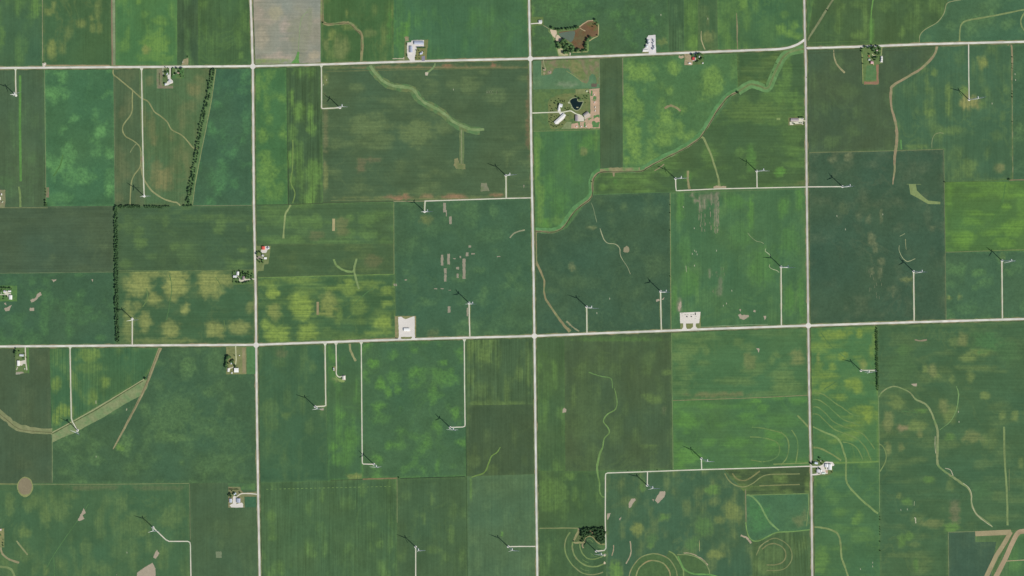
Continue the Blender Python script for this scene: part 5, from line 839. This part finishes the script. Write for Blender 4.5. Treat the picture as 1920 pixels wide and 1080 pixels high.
# U V W
g_('shed','white shed cut by the left edge of the view',.4,372,2.4,5.5,0,4.5,roof=(232,230,222),cat='shed'); g_('shed','small white shed at the far left farm north of the cut-off shed',3,364.6,2.2,3.6,0,4.5,roof=(230,230,224),cat='shed'); g_('shed','pale green-grey shed south at the far left farm',4.6,378.6,2,3.8,-35,4,roof=(176,188,160),cat='shed'); g_('pump_house','tiny pale hut beside the top road at the left',83,120.5,2.2,1.8,20,2.6,roof=(226,220,214),cat='hut'); g_('shed','pale shed at the bottom left edge of the view',1.2,993,3,3.4,0,4,roof=(220,206,204),cat='shed')
# P equipment: two vertical vessels, a long rack, small cabinets
for i, (a, b) in enumerate(((1288,593.9),(1296.4,593.7))):
    t = empty('storage_vessel', (X(a), Y(b), .4)); tag(t, ['western','eastern'][i]+' dark round vessel on the pale utility pad', 'tank', 'vessels on the pale utility pad')
    dk = _mc.setdefault('dk', flat_mat('dark_paint', (92,90,84), .6, .1))
    bm = bmesh.new(); bm_tube(bm, [(2.6,0),(2.8,.3),(2.8,4.2),(1.6,5.2),(.5,5.5)], 20); link('vessel_body', mesh_bm('vessel_body', bm, dk), t)
    bm = bmesh.new(); bm_tube(bm, [(.35,5.5),(.35,6.6)], 8); link('vent_pipe', mesh_bm('vent_pipe', bm, STEEL), t)
t = empty('equipment_rack', (X(1303.8), Y(588.6), .4)); tag(t, 'long dark equipment rack at the top of the pale utility pad', 'rack')
bm = bmesh.new(); bm_box(bm, -1.3, 1.3, -7, 7, .6, 3.4); link('cabinet', mesh_bm('cabinet', bm, _mc['dk']), t)
bm = bmesh.new()
for yy in (-6, -2, 2, 6): bm_box(bm, -1.1, 1.1, yy-.3, yy+.3, 0, .6)
link('feet', mesh_bm('feet', bm, CONC), t)
for i, (a, b, s) in enumerate(((1277.6,588.4,1),(1279.6,588.4,1),(1279.5,592.5,1.1),(1303.4,593.2,1),(1305.6,593.6,1),(1303.4,597.3,1.3),(1311.2,600,1.2))):
    t = empty('utility_cabinet', (X(a), Y(b), .4)); tag(t, ['grey cabinet nearest the north-west corner of the utility pad','grey cabinet second from the north-west corner of the utility pad','grey cabinet south of the pair in the pad’s north-west corner','grey cabinet directly south of the dark equipment rack','grey cabinet south-east of the dark equipment rack','larger grey cabinet in line below the dark rack','grey cabinet by the east fence of the utility pad'][i].replace('’',"'"), 'cabinet', 'cabinets on the pale utility pad')
    bm = bmesh.new(); bm_box(bm, -s*1.1, s*1.1, -s*.8, s*.8, .2, 2.1); link('cabinet_body', mesh_bm('cabinet_body', bm, WALLG), t)
    bm = bmesh.new(); bm_box(bm, -s*1.3, s*1.3, -s, s, 0, .2); link('plinth', mesh_bm('plinth', bm, CONC), t)
for i, (a, b) in enumerate(((1285,590.2),(1289.5,590.2),(1296,590),(1300,590))):
    t = empty('pipe_run', (X(a), Y(b), .4)); tag(t, ['westernmost','second westernmost','third westernmost','easternmost'][i]+' low grey pipe rack along the top of the utility pad', 'pipe rack', 'pipe racks on the pale utility pad')
    bm = bmesh.new()
    for q in (-.9, 0, .9): bm_box(bm, -5, 5, q-.2, q+.2, .6, .9)
    link('pipe', mesh_bm('pipe', bm, WALLG), t)
    bm = bmesh.new()
    for q in (-4.5, 0, 4.5): bm_box(bm, q-.15, q+.15, -1.1, 1.1, 0, .6)
    link('support', mesh_bm('support', bm, STEEL), t)
# a dark pickup-sized car on the eastern main road
t = empty('car', (X(1511.9), Y(145), .55)); tag(t, 'dark car driving on the eastern main road', 'car')
dkp = flat_mat('car_paint', (44,46,52), .3, .02, 1, .5); gl = flat_mat('car_glass', (30,36,42), .1, .02, 1, .6); ty = flat_mat('tyre_rubber', (34,34,34), .9, .05, 1, .1)
bm = bmesh.new()
prof = [(-2.4,.35),(2.4,.35),(2.45,.8),(1.3,1.0),(-2.4,1.05)]
for s in (-1,): pass
v0 = [bm.verts.new((-.92,y,z_)) for y, z_ in prof]; v1 = [bm.verts.new((.92,y,z_)) for y, z_ in prof]
bm.faces.new(v0); bm.faces.new(list(reversed(v1)))
for i in range(5): bm.faces.new((v0[i], v1[i], v1[(i+1)%5], v0[(i+1)%5]))
bmesh.ops.recalc_face_normals(bm, faces=bm.faces); link('body', mesh_bm('body', bm, dkp), t)
bm = bmesh.new(); lo = [bm.verts.new(p) for p in ((-.85,1.0,1.03),(.85,1.0,1.03),(.85,-1.7,1.06),(-.85,-1.7,1.06))]; hi = [bm.verts.new(p) for p in ((-.68,.3,1.5),(.68,.3,1.5),(.68,-1.2,1.5),(-.68,-1.2,1.5))]
bm.faces.new(hi); 
for i in range(4): bm.faces.new((lo[i], lo[(i+1)%4], hi[(i+1)%4], hi[i]))
bmesh.ops.recalc_face_normals(bm, faces=bm.faces); link('windows', mesh_bm('windows', bm, gl), t)
wm = None
for sx in (-.86, .86):
    for sy in (-1.5, 1.5):
        if wm is None:
            bm = bmesh.new(); bmesh.ops.create_cone(bm, cap_ends=True, segments=14, radius1=.34, radius2=.34, depth=.22, matrix=Matrix.Rotation(PI/2, 4, 'Y')); wm = mesh_bm('wheel', bm, ty)
        o = link('wheel', wm, t); o.location = (sx, sy, .34)

# ------------------------------------------------------------------ wind turbines
HUB = 80.0; BL_ = 41.0
def tower_mesh():
    bm = bmesh.new(); bm_tube(bm, [(2.9,0),(2.8,1),(2.6,26),(2.35,53),(2.0,HUB-2)], 24); return mesh_bm('tower', bm, TURB)
def nacelle_mesh():
    bm = bmesh.new()
    secs = [(-3.2,1.5,1.5),(-2.4,1.9,1.9),(1,2.0,2.1),(6.5,2.0,2.1),(8.6,1.6,1.7)]        # y, half width, half height; +y points down wind (north)
    rings = []
    for y, hw, hh in secs:
        rings.append([bm.verts.new((hw*cx_, y, HUB+hh*cz_)) for cx_, cz_ in ((-1,-.7),(-.7,-1),(.7,-1),(1,-.7),(1,.7),(.7,1),(-.7,1),(-1,.7))])
    for a, b in zip(rings, rings[1:]):
        for k in range(8): bm.faces.new((a[k], a[(k+1)%8], b[(k+1)%8], b[k]))
    bm.faces.new(rings[0]); bm.faces.new(list(reversed(rings[-1]))); bmesh.ops.recalc_face_normals(bm, faces=bm.faces)
    return mesh_bm('nacelle', bm, TURB)
def hub_mesh():
    bm = bmesh.new(); n = 14; prof = [(0.0,-3.3),(1.5,-2.9),(1.9,-1.6),(1.8,-.2),(1.5,.2)]
    rings = []
    for r, y in prof[1:]: rings.append([bm.verts.new((r*math.cos(2*PI*k/n), y, r*math.sin(2*PI*k/n))) for k in range(n)])
    tip = bm.verts.new((0,-3.3,0))
    for k in range(n): bm.faces.new((tip, rings[0][(k+1)%n], rings[0][k]))
    for a, b in zip(rings, rings[1:]):
        for k in range(n): bm.faces.new((a[k], a[(k+1)%n], b[(k+1)%n], b[k]))
    bm.faces.new(rings[-1]); bmesh.ops.recalc_face_normals(bm, faces=bm.faces); return mesh_bm('hub', bm, TURB)
def blade_mesh():
    bm = bmesh.new(); rings = []
    for z_, ch, th, tw in ((1.2,2.5,2.5,46),(3,2.8,2.4,46),(6,4.2,1.8,44),(9,5.0,1.5,42),(16,4.6,1.3,38),(25,3.8,1.1,34),(34,2.9,.8,32),(39.5,1.9,.5,30),(BL_,.4,.15,20)):
        a = math.radians(tw); ring = []
        for k in range(10):
            p = 2*PI*k/10; u = math.cos(p)*ch/2-ch*.12; v = math.sin(p)*th/2*(1.0 if math.cos(p) > -.3 else .6)
            ring.append(bm.verts.new((u*math.cos(a)-v*math.sin(a), u*math.sin(a)+v*math.cos(a)-.5*(z_/BL_)**2*2, z_)))
        rings.append(ring)
    for a, b in zip(rings, rings[1:]):
        for k in range(10): bm.faces.new((a[k], a[(k+1)%10], b[(k+1)%10], b[k]))
    bm.faces.new(rings[0]); bm.faces.new(rings[-1]); bmesh.ops.recalc_face_normals(bm, faces=bm.faces)
    return mesh_bm('blade', bm, TURB)
def foot_mesh():
    bm = bmesh.new(); bm_tube(bm, [(4.2,0),(4.2,.35),(3.2,.5)], 20); return mesh_bm('foundation', bm, CONC)
TM, NM, HM, BM_, FM = tower_mesh(), nacelle_mesh(), hub_mesh(), blade_mesh(), foot_mesh()
for m_ in (TM, NM, HM, BM_):
    for p in m_.polygons: p.use_smooth = True
turb = [(30,179,20,84,'white wind turbine nearest the upper left edge at a short straight lane'),(270.5,368,3,103,'white wind turbine just north of the corner of the L-shaped windbreak'),(637.5,202,2,115,'white wind turbine at the end of the right-angled lane in the olive field'),
 (796,397,0,42,'white wind turbine on a stub lane just below the east-west lane'),(948.5,329,5,77,'white wind turbine north of the east-west lane near the middle road'),(1266.5,335,3,87,'white wind turbine at the west end of the lane below the creek'),
 (1419,321,0,100,'white wind turbine on the short lane in the dark field west of the eastern road'),(1579.5,350,6,14,'white wind turbine at the end of the lane east of the eastern road'),(1817,187,15,76,'white wind turbine at the foot of the straight lane, upper right'),
 (248,598,7,68,'white wind turbine in the yellow-patched field beside the long windbreak'),(145.5,807,-25,39,'white wind turbine on the diagonal grass waterway, lower left'),(879.5,568,0,18,'white wind turbine on a lane north of the middle road in the teal field'),
 (1100,575.5,-3,66,'white wind turbine western of two in the dark field by the middle road'),(1238.5,546,3,21,'white wind turbine eastern of two in the dark field by the middle road'),(1464.5,500.5,0,37,'white wind turbine on the long lane just west of the eastern road'),
 (1713,509,8,10,'white wind turbine in the darkest teal field below a curved white track'),(1879,489,14,117,'white wind turbine nearest the right edge below the bright lime field'),(1614.5,695,12,72,'white wind turbine on the short lane beside the north-south tree row'),
 (591,762.5,3,72,'white wind turbine on the lane hooking left by a pinkish bare patch'),(844,801.5,-2,6,'white wind turbine on the lane hooking left beside the striped dark field'),(701,870.5,0,5,'white wind turbine on the long lane that hooks right'),
 (287,989,5,72,'white wind turbine at the start of the bent diagonal lane, bottom left'),(779.3,1025.5,6,82,'white wind turbine at the bottom on a lane leaving the view'),(953,1025,0,73,'white wind turbine on the short lane west of the middle road, bottom'),
 (1213.5,910,5,62,'white wind turbine on the stub lane above two pinkish bare patches'),(1315,860,0,84,'white wind turbine just north of the lane in the bright lower field'),(1118,1033.5,0,111,'white wind turbine inside the curved terraces below the grove')]
for (px, py, yaw, ph, lab) in turb:
    t = empty('wind_turbine', (X(px), Y(py), .75)); tag(t, lab, 'wind turbine', 'wind turbines standing in the fields')
    link('tower', TM, t); link('foundation', FM, t)
    n_ = link('nacelle', NM, t); n_.rotation_euler = (0, 0, math.radians(yaw))
    h = link('hub', HM, t); h.location = (math.sin(math.radians(yaw))*3.4, -math.cos(math.radians(yaw))*3.4, HUB); h.rotation_euler = (0, 0, math.radians(yaw))
    for k in range(3):
        b = link('blade', BM_, h); b.location = (0, -1.3, 0); b.rotation_euler = (0, math.radians(ph+120*k), 0)
    patch('turbine_pad', circ(px, py, 2.5, 2.3, 14), (222,220,214), GRAVEL, 8)

# ------------------------------------------------------------------ trees
def crown_mesh(seed, conifer=False, bush=False):
    rnd = random.Random(seed); bm = bmesh.new()
    bmesh.ops.create_icosphere(bm, subdivisions=2, radius=1.0)
    for v in bm.verts:
        d = v.co.normalized()
        k = 1+.22*math.sin(d.x*4.3+seed)+.18*math.sin(d.y*5.1+seed*2)+rnd.uniform(-.16, .16)
        if conifer:
            zz_ = (d.z+1)/2; rr = (1-zz_)*.95+.08
            v.co = Vector((d.x*rr*k/max(.3, math.hypot(d.x, d.y)), d.y*rr*k/max(.3, math.hypot(d.x, d.y)), d.z*1.6))
        else: v.co = Vector((d.x*k, d.y*k, d.z*k*(.75 if not bush else .7)))
    core = list(bm.verts)
    for i in range(170):                                       # leaf clumps standing off the crown
        d = Vector((rnd.gauss(0,1), rnd.gauss(0,1), rnd.gauss(.35,.9))).normalized()
        if conifer:
            zc = rnd.uniform(-1.5, 1.4); rr = (1.6-zc)/3.2*1.05; an = rnd.uniform(0, 2*PI); c = Vector((rr*math.cos(an), rr*math.sin(an), zc))
        else: c = d*rnd.uniform(.85, 1.22); c.z *= .8
        s = rnd.uniform(.13, .28); u = d.orthogonal().normalized(); u.rotate(Matrix.Rotation(rnd.uniform(0, 6.28), 3, d)); w2 = d.cross(u)
        tilt = d*rnd.uniform(-.12, .12)
        q = [c+u*s, c+w2*s*.8+tilt, c-u*s*.9, c-w2*s-tilt]
        bm.faces.new([bm.verts.new(p) for p in q])
    me = mesh_bm('crown', bm, LEAF); return me
CR = [crown_mesh(s) for s in (1, 2, 3, 4, 5)]; CF = [crown_mesh(s, True) for s in (11, 12, 13)]; BU = [crown_mesh(s, bush=True) for s in (21, 22)]
def trunk_mesh(seed):
    rnd = random.Random(seed); bm = bmesh.new(); bm_tube(bm, [(.055,0),(.04,.25),(.03,.6)], 7)
    for k in range(4):                                        # limbs
        a = k*PI/2+rnd.uniform(-.4,.4); p0 = Vector((0,0,.3+.06*k)); p1 = p0+Vector((math.cos(a)*.22, math.sin(a)*.22, .2)); r0, r1 = .018, .008
        n1 = Vector((-math.sin(a), math.cos(a), 0)); n2 = (p1-p0).normalized().cross(n1)
        A = [bm.verts.new(p0+(n1*math.cos(t_)+n2*math.sin(t_))*r0) for t_ in (0, 2.1, 4.2)]; B = [bm.verts.new(p1+(n1*math.cos(t_)+n2*math.sin(t_))*r1) for t_ in (0, 2.1, 4.2)]
        for i in range(3): bm.faces.new((A[i], A[(i+1)%3], B[(i+1)%3], B[i]))
    return mesh_bm('trunk', bm, BARK)
TR = [trunk_mesh(s) for s in (1, 2)]
ntree = [0]
def tree(x, y, r, h=None, kind='b', label=None, group=None):
    """x,y in px, r crown radius in metres"""
    h = h or r*2.3+1
    nm = {'b': 'tree', 'c': 'conifer_tree', 's': 'shrub'}[kind]
    t = empty(nm, (X(x), Y(y), .3), random.uniform(0, 6.28)); tag(t, label, 'shrub' if kind == 's' else 'tree', group)
    if kind == 's':
        c = link('foliage', random.choice(BU), t); c.scale = (r, r, h*.7); c.location.z = h*.45
        s_ = link('stem', random.choice(TR), t); s_.scale = (h*.6, h*.6, h*.6)
        return
    ntree[0] += 1
    if kind == 'c': c = link('crown', random.choice(CF), t); c.scale = (r, r, h*.3); c.location.z = h*.53
    else: c = link('crown', random.choice(CR), t); c.scale = (r*random.uniform(.9,1.1), r*random.uniform(.9,1.1), h*.42); c.location.z = h*.62
    k = link('trunk', random.choice(TR), t); k.scale = (h, h, h)
_U = 'zeroth first second third fourth fifth sixth seventh eighth ninth tenth eleventh twelfth thirteenth fourteenth fifteenth sixteenth seventeenth eighteenth nineteenth'.split()
_T = {20: 'twentieth', 30: 'thirtieth', 40: 'fortieth', 50: 'fiftieth'}; _TT = {20: 'twenty', 30: 'thirty', 40: 'forty', 50: 'fifty'}
def ordinal(i, n, axis='west', opp='east'):
    if i == 0: return axis+'ernmost'
    if i == n-1: return opp+'ernmost'
    k, d = (i+1, axis) if i < n/2 else (n-i, opp)
    w_ = _U[k] if k < 20 else _T[k] if k % 10 == 0 else _TT[k//10*10]+'-'+_U[k % 10]
    return w_+' from the '+d
def trees(pts, where, group, r=(3.5,5.5), kind='b', h=None, adj='dark green', ns=False):
    """pts: crown centres in px (optionally with own radius)"""
    pts = sorted(pts, key=lambda p: p[1] if ns else p[0]); n = len(pts)
    word = 'shrub' if kind == 's' else 'conifer' if kind == 'c' else 'tree'
    for i, p in enumerate(pts):
        rr = p[2] if len(p) > 2 else random.uniform(*r)
        tree(p[0], p[1], rr, h and h*random.uniform(.85, 1.15), kind, (f'{adj} {word} {where}' + ((f', {ordinal(i, n, "north", "south")}' if ns else f', {ordinal(i, n)}') if n > 1 else '')), group)
def dz(ox, oy, s, pts, sh=1.0):        # photo shows crown plus shadow: the crown stands a little south-east
    return [(ox+p[0]/s+sh, oy+p[1]/s+sh)+tuple(p[2:]) for p in pts]
trees(dz(290,110,15.88,[(300,245,3),(535,265,3.4),(650,285,6),(800,290,6.5),(755,300,5),(330,400,5.5),(255,390,3),(400,370,3.5),(285,520,5.5),(620,450,6),(760,465,4.5),(780,525,4),(720,380,4.5),(820,400,2.5),(850,520,2.5),(380,270,2.8)]), 'at the upper left farm', 'trees at the upper left farm')
trees([(299.2,138.5+k*2) for k in range(11)], 'in the bare strip', 'saplings in the bare strip', (1.4,1.8), 's', adj='small', ns=True)
trees([(322.6,129+k*1.9) for k in range(9)], 'in the hedge between two farm lawns', 'hedge between the farm lawns', (1.8,2.4), 's', adj='dark', ns=True)
trees([(782.5+k*1.75,89.6,3.6) for k in range(9)], 'in the row behind the blue-grey house', 'row of trees behind the grey-blue farmhouse', h=9)
trees([(780.4,94.6),(785.2,94.6),(780.5,104.9),(786.2,104.3),(780.4,109.6),(786.6,109.7),(793.2,97.2),(786.6,99.6),(762.6,82),(762.7,84.6),(762.9,102),(763.2,104.6)], 'round the large gravel yard', 'young trees round the large gravel yard', (2.2,3.2))
trees([(1034.5,52.5),(1037,53.5),(1041.6,55.5),(1045.5,56),(1049,55.8),(1055,55),(1062,54.8),(1066,54.2),(1071,53.6),(1075,54),(1080,51.6),(1083,51,5)], 'on the north bank of the brown pond', 'trees on the north bank of the brown pond', (4.6,6.6))
trees([(1053,77.6),(1057,75.6,7.5),(1060,79,7),(1050,81),(1055,83.6,7),(1060,86.6),(1065,84.6),(1069,88),(1058,90.6),(1063,92.6),(1067,94.6),(1072,93),(1070,97),(1060,98),(1057,99.6),(1044,80.6),(1045.5,85,6),(1046.8,89.4),(1064,97.5),(1073,88)], 'south-west of the brown pond', 'thicket south-west of the brown pond', (6,8.2), adj='broad green')
trees([(1080.6,94),(1084,92.4),(1079.6,97),(1090,96.6),(1094,95),(1098,94.6),(1098,84.6),(1097,80.6),(1099.4,76.6),(1101,73.6),(1105,69.6),(1107,72),(1095.6,86),(1097.5,89)], 'on the south-east shore of the brown pond', 'trees on the south-east shore of the brown pond', (4.6,6.6))
trees([(1115.6,37.6,6),(1119,42.6),(1117,46),(1120,49),(1111,50.6),(1119.6,66.4),(1113,46)], 'at the north-east corner of the brown pond', 'trees at the north-east corner of the pond', (2.6,4))
trees(dz(1190,55,13.5,[(1440,640,6.5),(1530,640,6),(1580,620,6.5),(1620,640,5),(1640,610,5),(1560,680,6),(1690,630,3),(1730,720,3),(1680,720,6),(1650,750,5),(1590,800,5),(1540,810,4),(1540,700,5)]), 'at the red-roofed farm', 'trees at the red-roofed farm')
trees(dz(1010,165,13.5,[(p[0],p[1]) for p in [(315,320),(290,455),(330,525),(310,570),(355,570),(445,515),(655,315),(610,345),(650,355),(740,505),(780,510),(710,560),(750,550),(675,520),(475,350),(505,275),(430,325),(590,310),(550,330)]],.4), 'on the lawn round the ranch house', 'young trees round the ranch house', (1.8,2.8), adj='small dark')
trees(dz(1010,165,13.5,[(p[0],p[1]) for p in [(345,685),(315,690),(315,750),(285,785),(265,855),(315,815),(355,855),(455,710),(400,730),(320,940),(370,970),(410,960),(450,980),(490,950),(600,930),(660,815),(740,695),(320,880),(530,940)]],.4), 'round the long diagonal building', 'young trees round the long diagonal building', (1.8,2.8), adj='small dark')
trees(dz(1010,165,13.5,[(405,385,4),(945,220,4.5),(1025,275,6),(1145,205,2.4),(1215,205,2.6),(1180,250,2.6),(1215,270,2),(1110,270,2),(1180,370,2),(1265,120,2.4),(500,420,3.5)],.5), 'near the dark pond', 'trees near the dark ranch pond')
trees([(1019.4,129,4)], 'by the weathered shed at the grass track', None)
trees(dz(1590,75,12,[(370,140,4.5),(350,150,4),(480,150,4.5),(440,170,5),(540,145,6),(640,135,6),(680,160,5),(590,180,6),(530,200,6),(300,190,4.5),(290,245,4),(560,240,5),(620,290,6),(680,300,6),(600,260,5),(640,310,6),(460,310,4),(550,400,4.5),(600,390,5),(590,440,5),(630,380,4.5),(315,395,2.4),(320,525,2.8),(700,200,4.5),(660,225,4),(560,190,5)],.8), 'at the tree-shaded farm', 'trees at the tree-shaded farm')
trees([(1497.8+k*1.5,220.4,3.2) for k in range(6)], 'in the row above the grey-mauve shed yard', 'row of trees above the grey-mauve shed yard'); trees([(1486.6,231.4),(1489,232),(1499,230.4),(1502.6,230.4),(1507,229.4),(1507,232.6)], 'south of the grey-mauve shed', 'trees south of the grey-mauve shed', (2.2,3))
trees(dz(420,450,12,[(725,310,5),(745,270,4.5),(800,265,5),(830,290,4.5),(750,375,3.5),(750,445,4),(770,470,3.5),(800,495,4.5),(855,450,5.5),(860,495,4.5),(800,425,3)],.6), 'at the orange-red barn farm', 'trees at the orange-red barn farm')
trees(dz(420,450,12,[(350,695,4),(430,720,4.5),(385,755,4),(435,765,5),(490,770,5.5),(505,800,5),(490,835,4.5),(550,725,4),(560,785,4),(610,815,4),(555,840,3.6),(625,755,3),(375,800,5),(620,890,5),(285,950,4.5),(345,955,4.5),(420,965,3.5),(490,945,4.5),(520,930,3.5),(560,930,4),(235,865,4),(240,705,3),(320,865,4),(455,950,3.5),(530,760,3.5)],.4), 'at the brown roofed farmhouse', 'trees at the brown roofed farmhouse')
trees([(436.8,509+k*2.5) for k in range(9)], 'in the hedge west of the white sheds', 'hedge west of the white sheds', (1.6,2.2), 's', adj='dark', ns=True)
trees([(1.5,540,4.5),(5,540.4,5),(9,540,4.5),(12.5,540.6,4.5),(19,540.6,5),(21,542,4.5),(4,545,4),(8.4,556.8,4.5),(13.6,556.4,4),(7,561,3.5),(1,547,4),(16,541,3.5)], 'at the left-edge farm', 'trees at the left-edge farm')
trees(dz(10,640,15.43,[(300,200,4),(290,290,6),(270,335,5.5),(295,350,5),(400,280,4),(525,490,3.6),(610,460,3),(270,440,2.6),(550,350,3)],.6), 'at the lower left farm', 'trees at the lower left farm')
trees(dz(410,640,15.43,[(230,440,6.5),(270,430,6.5),(320,445,5.5),(250,475,6),(210,510,6),(210,560,5.5),(205,620,5.5),(190,680,6),(200,730,6.5),(225,700,5.5),(370,560,5),(410,530,4.5),(390,590,5.5),(330,590,4.5),(460,690,5),(470,730,5),(265,630,4),(400,620,5),(450,395,2.4)],.8), 'round the small grey house', 'trees round the small grey farmhouse')
trees(dz(415,895,16.6,[(270,490,4.5),(260,520,4.5),(290,560,4.5),(215,545,4),(360,510,4),(440,545,4),(570,465,3.6),(320,412,2.6),(390,470,4),(285,590,3.5)],.6), 'at the blue-grey shed farm', 'trees at the blue-grey shed farm'); trees([(430+k*2.1,917.4) for k in range(9)], 'in the straight row on the tan strip', 'row of shrubs on the tan strip', (1.7,2.4), 's', adj='dark')
trees(dz(1510,850,21.6,[(205,395,5),(230,420,4.5),(300,345,4),(290,390,3.5),(510,290,3.4),(560,180,4.5),(700,310,3.4),(640,415,3.8),(545,590,4),(575,630,3.6),(455,610,3),(500,790,2.6),(560,790,2.6),(400,720,2.6),(560,320,3),(1060,750,2.6)],.5), 'at the crossroads farm', 'trees at the crossroads farm')
trees([(86,355),(85.8,360),(86,366),(85.5,377,5),(86.5,382,5.5),(87.5,385,4.5),(84.6,386,3.5)], 'in the clump on the western field edge', 'clump of trees on the western field edge', (2.6,3.6))
trees([(82,117.6,3)], 'beside the tiny pale hut on the top road', None); trees([(605.6,43,3.6)], 'at the bend of the grassy waterway', None); trees([(273,710.6,6)], 'alone where the diagonal waterway meets the track', None); trees([(1382.6,173.6,5)], 'alone beside the bend of the creek', None); trees([(1109,340.5,2.6)], 'alone on the west bank of the lower creek', None); trees([(748,895.6,3.4)], 'alone at the end of the dirt strip', None); trees([(352.5,107,3.4)], 'at the tip of the mown triangle', None); trees([(1551,19.4,3)], 'on the slanting strip in the upper right', None)
trees([(5.5,1018,3),(6,1023,3.4),(.8,1003,4.5),(6.4,1012,2)], 'at the bottom left farm', 'trees at the bottom left farm')
trees([(1771,341.5,3.4),(1892,336,3.6),(1890,337,3)], 'on the field corner by the lime field', 'trees at the corners of the lime field')
trees([(1076,1014.5,3)], 'alone west of the grove', None)
trees([(1897.6,a) for a in (107,120,124,128,171,176,182,228)], 'on the right-hand field edge', 'shrubs on the right-hand field edge', (1.6,2.6), 's', ns=True)
trees([(1649.5,a) for a in (969,974,988,992,997,1002,1015,1032)], 'on the grassy strip, lower right', 'shrubs on the lower right strip', (1.6,2.4), 's', ns=True)
trees([(1256,a) for a in (384,399,432,518)]+[(1177.6,883),(1204,882.4),(1232.6,881.4),(1455,119),(1449,136)], 'scattered on a field edge', 'shrubs scattered on the field edges', (1.6,2.2), 's')
# north-south tree row in the east (individual)
trees([(1642.6+(k % 2)*1.6+random.uniform(-.6,.6)+k*.025, 614.5+k*2.05) for k in range(58)], 'in the north-south row in the east', 'trees of the eastern north-south row', (2.6,4.3), adj='grey-green', ns=True)
print('single trees', ntree[0])
for o_ in root_col.objects:
    if 'label' in o_ and not 4 <= len(o_['label'].replace('-', ' ').split()) <= 16: print('LABEL', o_['label'])

# the rest of the trees stand as dense belts: one object
def mass(name, pts, label, cat, src, rr, hh):
    V = []; Fc = []; base = 0
    data = []
    for m_ in src:
        vv = np.array([v.co[:] for v in m_.vertices]); data.append((vv, [tuple(p.vertices) for p in m_.polygons]))
    tv = []; tf = []
    for (a, b) in pts:
        vv, ff = random.choice(data); r = random.uniform(*rr); h = r*2*random.uniform(*hh); an = random.uniform(0, 6.28)
        c, s = math.cos(an), math.sin(an)
        q = np.stack([(vv[:,0]*c-vv[:,1]*s)*r+X(a), (vv[:,0]*s+vv[:,1]*c)*r+Y(b), vv[:,2]*h*.42+h*.62], 1)
        V.append(q); Fc += [tuple(i+base for i in f) for f in ff]; base += len(q)
        t0 = len(tv)
        for z_, w_ in ((0,.45),(h*.6,.2)):
            for k in range(5): tv.append((X(a)+w_*math.cos(k*1.257), Y(b)+w_*math.sin(k*1.257), z_+.2))
        for k in range(5): tf.append((t0+k, t0+(k+1)%5, t0+5+(k+1)%5, t0+5+k))
    V = np.concatenate(V)
    n0 = len(V); allv = V.tolist()+tv; allf = Fc+[tuple(i+n0 for i in f) for f in tf]
    me = bpy.data.meshes.new(name); me.from_pydata(allv, [], allf); me.materials.append(BELT); me.materials.append(BARK); me.update()
    mi = np.zeros(len(me.polygons), np.int32); mi[len(Fc):] = 1; me.polygons.foreach_set('material_index', mi)
    return tag(link(name, me), label, cat, kind='stuff')
belt = []
def lerp(a, b, t): return (a[0]+(b[0]-a[0])*t, a[1]+(b[1]-a[1])*t)
def along(pl, n, off=0, jit=1.0):
    out = []
    L = [math.hypot(b[0]-a[0], b[1]-a[1]) for a, b in zip(pl, pl[1:])]; tot = sum(L)
    for k in range(n):
        d = tot*(k+.5)/n
        for (a, b), l in zip(zip(pl, pl[1:]), L):
            if d <= l or (a, b) == (pl[-2], pl[-1]): p = lerp(a, b, d/l); nx, ny = -(b[1]-a[1])/l, (b[0]-a[0])/l; out.append((p[0]+nx*off+random.uniform(-jit,jit), p[1]+ny*off+random.uniform(-jit,jit))); break
            d -= l
    return out
wb = [(217.6,388),(218.6,500),(219.4,580),(220.6,642)]
for off in (-2.2, 0.2, 2.4): belt += [p for p in along(wb, 92, off, 1.0) if random.random() < .93]
for off in (0, 2.6): belt += along([(216,386.4),(263.5,386.4)], 16, off, .6); belt += along([(271,386.6),(305,387)], 12, off, .7)
belt += along([(306,387),(318,387.4)], 5, 0, .4)
yard([(397,129),(404,128),(396,190),(382,255),(374,300),(364,350),(360,385),(346,386),(352,355),(358,320),(364,285),(370,255),(384,190)], (92,122,80), (104,130,86), layer=3, name='grass_strip')
R('grass_strip', [(404.5,130),(396,190),(384,252),(376,292),(366,345),(361,384)], 1.6, (134,148,102), layer=4)
hc = [(400.5,128),(394,165),(386,200),(378,235),(373,265),(367,300),(361,340),(355,372),(350,386)]
belt += [p for p in along(hc, 80, 3.0, 1.1) if random.random() < .86]+[p for p in along(hc, 74, -1.6, 1.0) if random.random() < .76]
belt += along([(362,310),(356,345),(352,380)], 16, 0, 2.4)+along([(341,386),(360,386)], 8, 0, .8)+[(390,152.6),(391,155),(373,262),(371,266)]
poly = zz(1050,975,10.28,[(400,185),(450,150),(600,160),(660,150),(830,140),(860,180),(850,420),(780,440),(720,400),(670,330),(650,300),(560,290),(480,300),(440,340),(440,400),(400,420),(385,330),(400,250)])
hole = zz(1050,975,10.28,[(560,180),(620,200),(660,260),(640,290),(580,250)])
tries = 0; gp = []
while len(gp) < 120 and tries < 6000:
    tries += 1; a = random.uniform(1086, 1136); b = random.uniform(988, 1020)
    pa, pb = np.array([a]), np.array([b])
    if inside(pa, pb, poly)[0] and not inside(pa, pb, hole)[0] and all((a-c)**2+(b-d)**2 > 2.4 for c, d in gp): gp.append((a, b))
mass('windbreak', belt, 'dense dark green tree belts, an L-shaped windbreak and the slanting creek belt', 'tree belt', CR[:3], (3.0,5.2), (1.1,1.45))
mass('grove', gp, 'dense dark grove beside the lane inside the terraces', 'grove', CR, (3.2,6.8), (1.0,1.4))
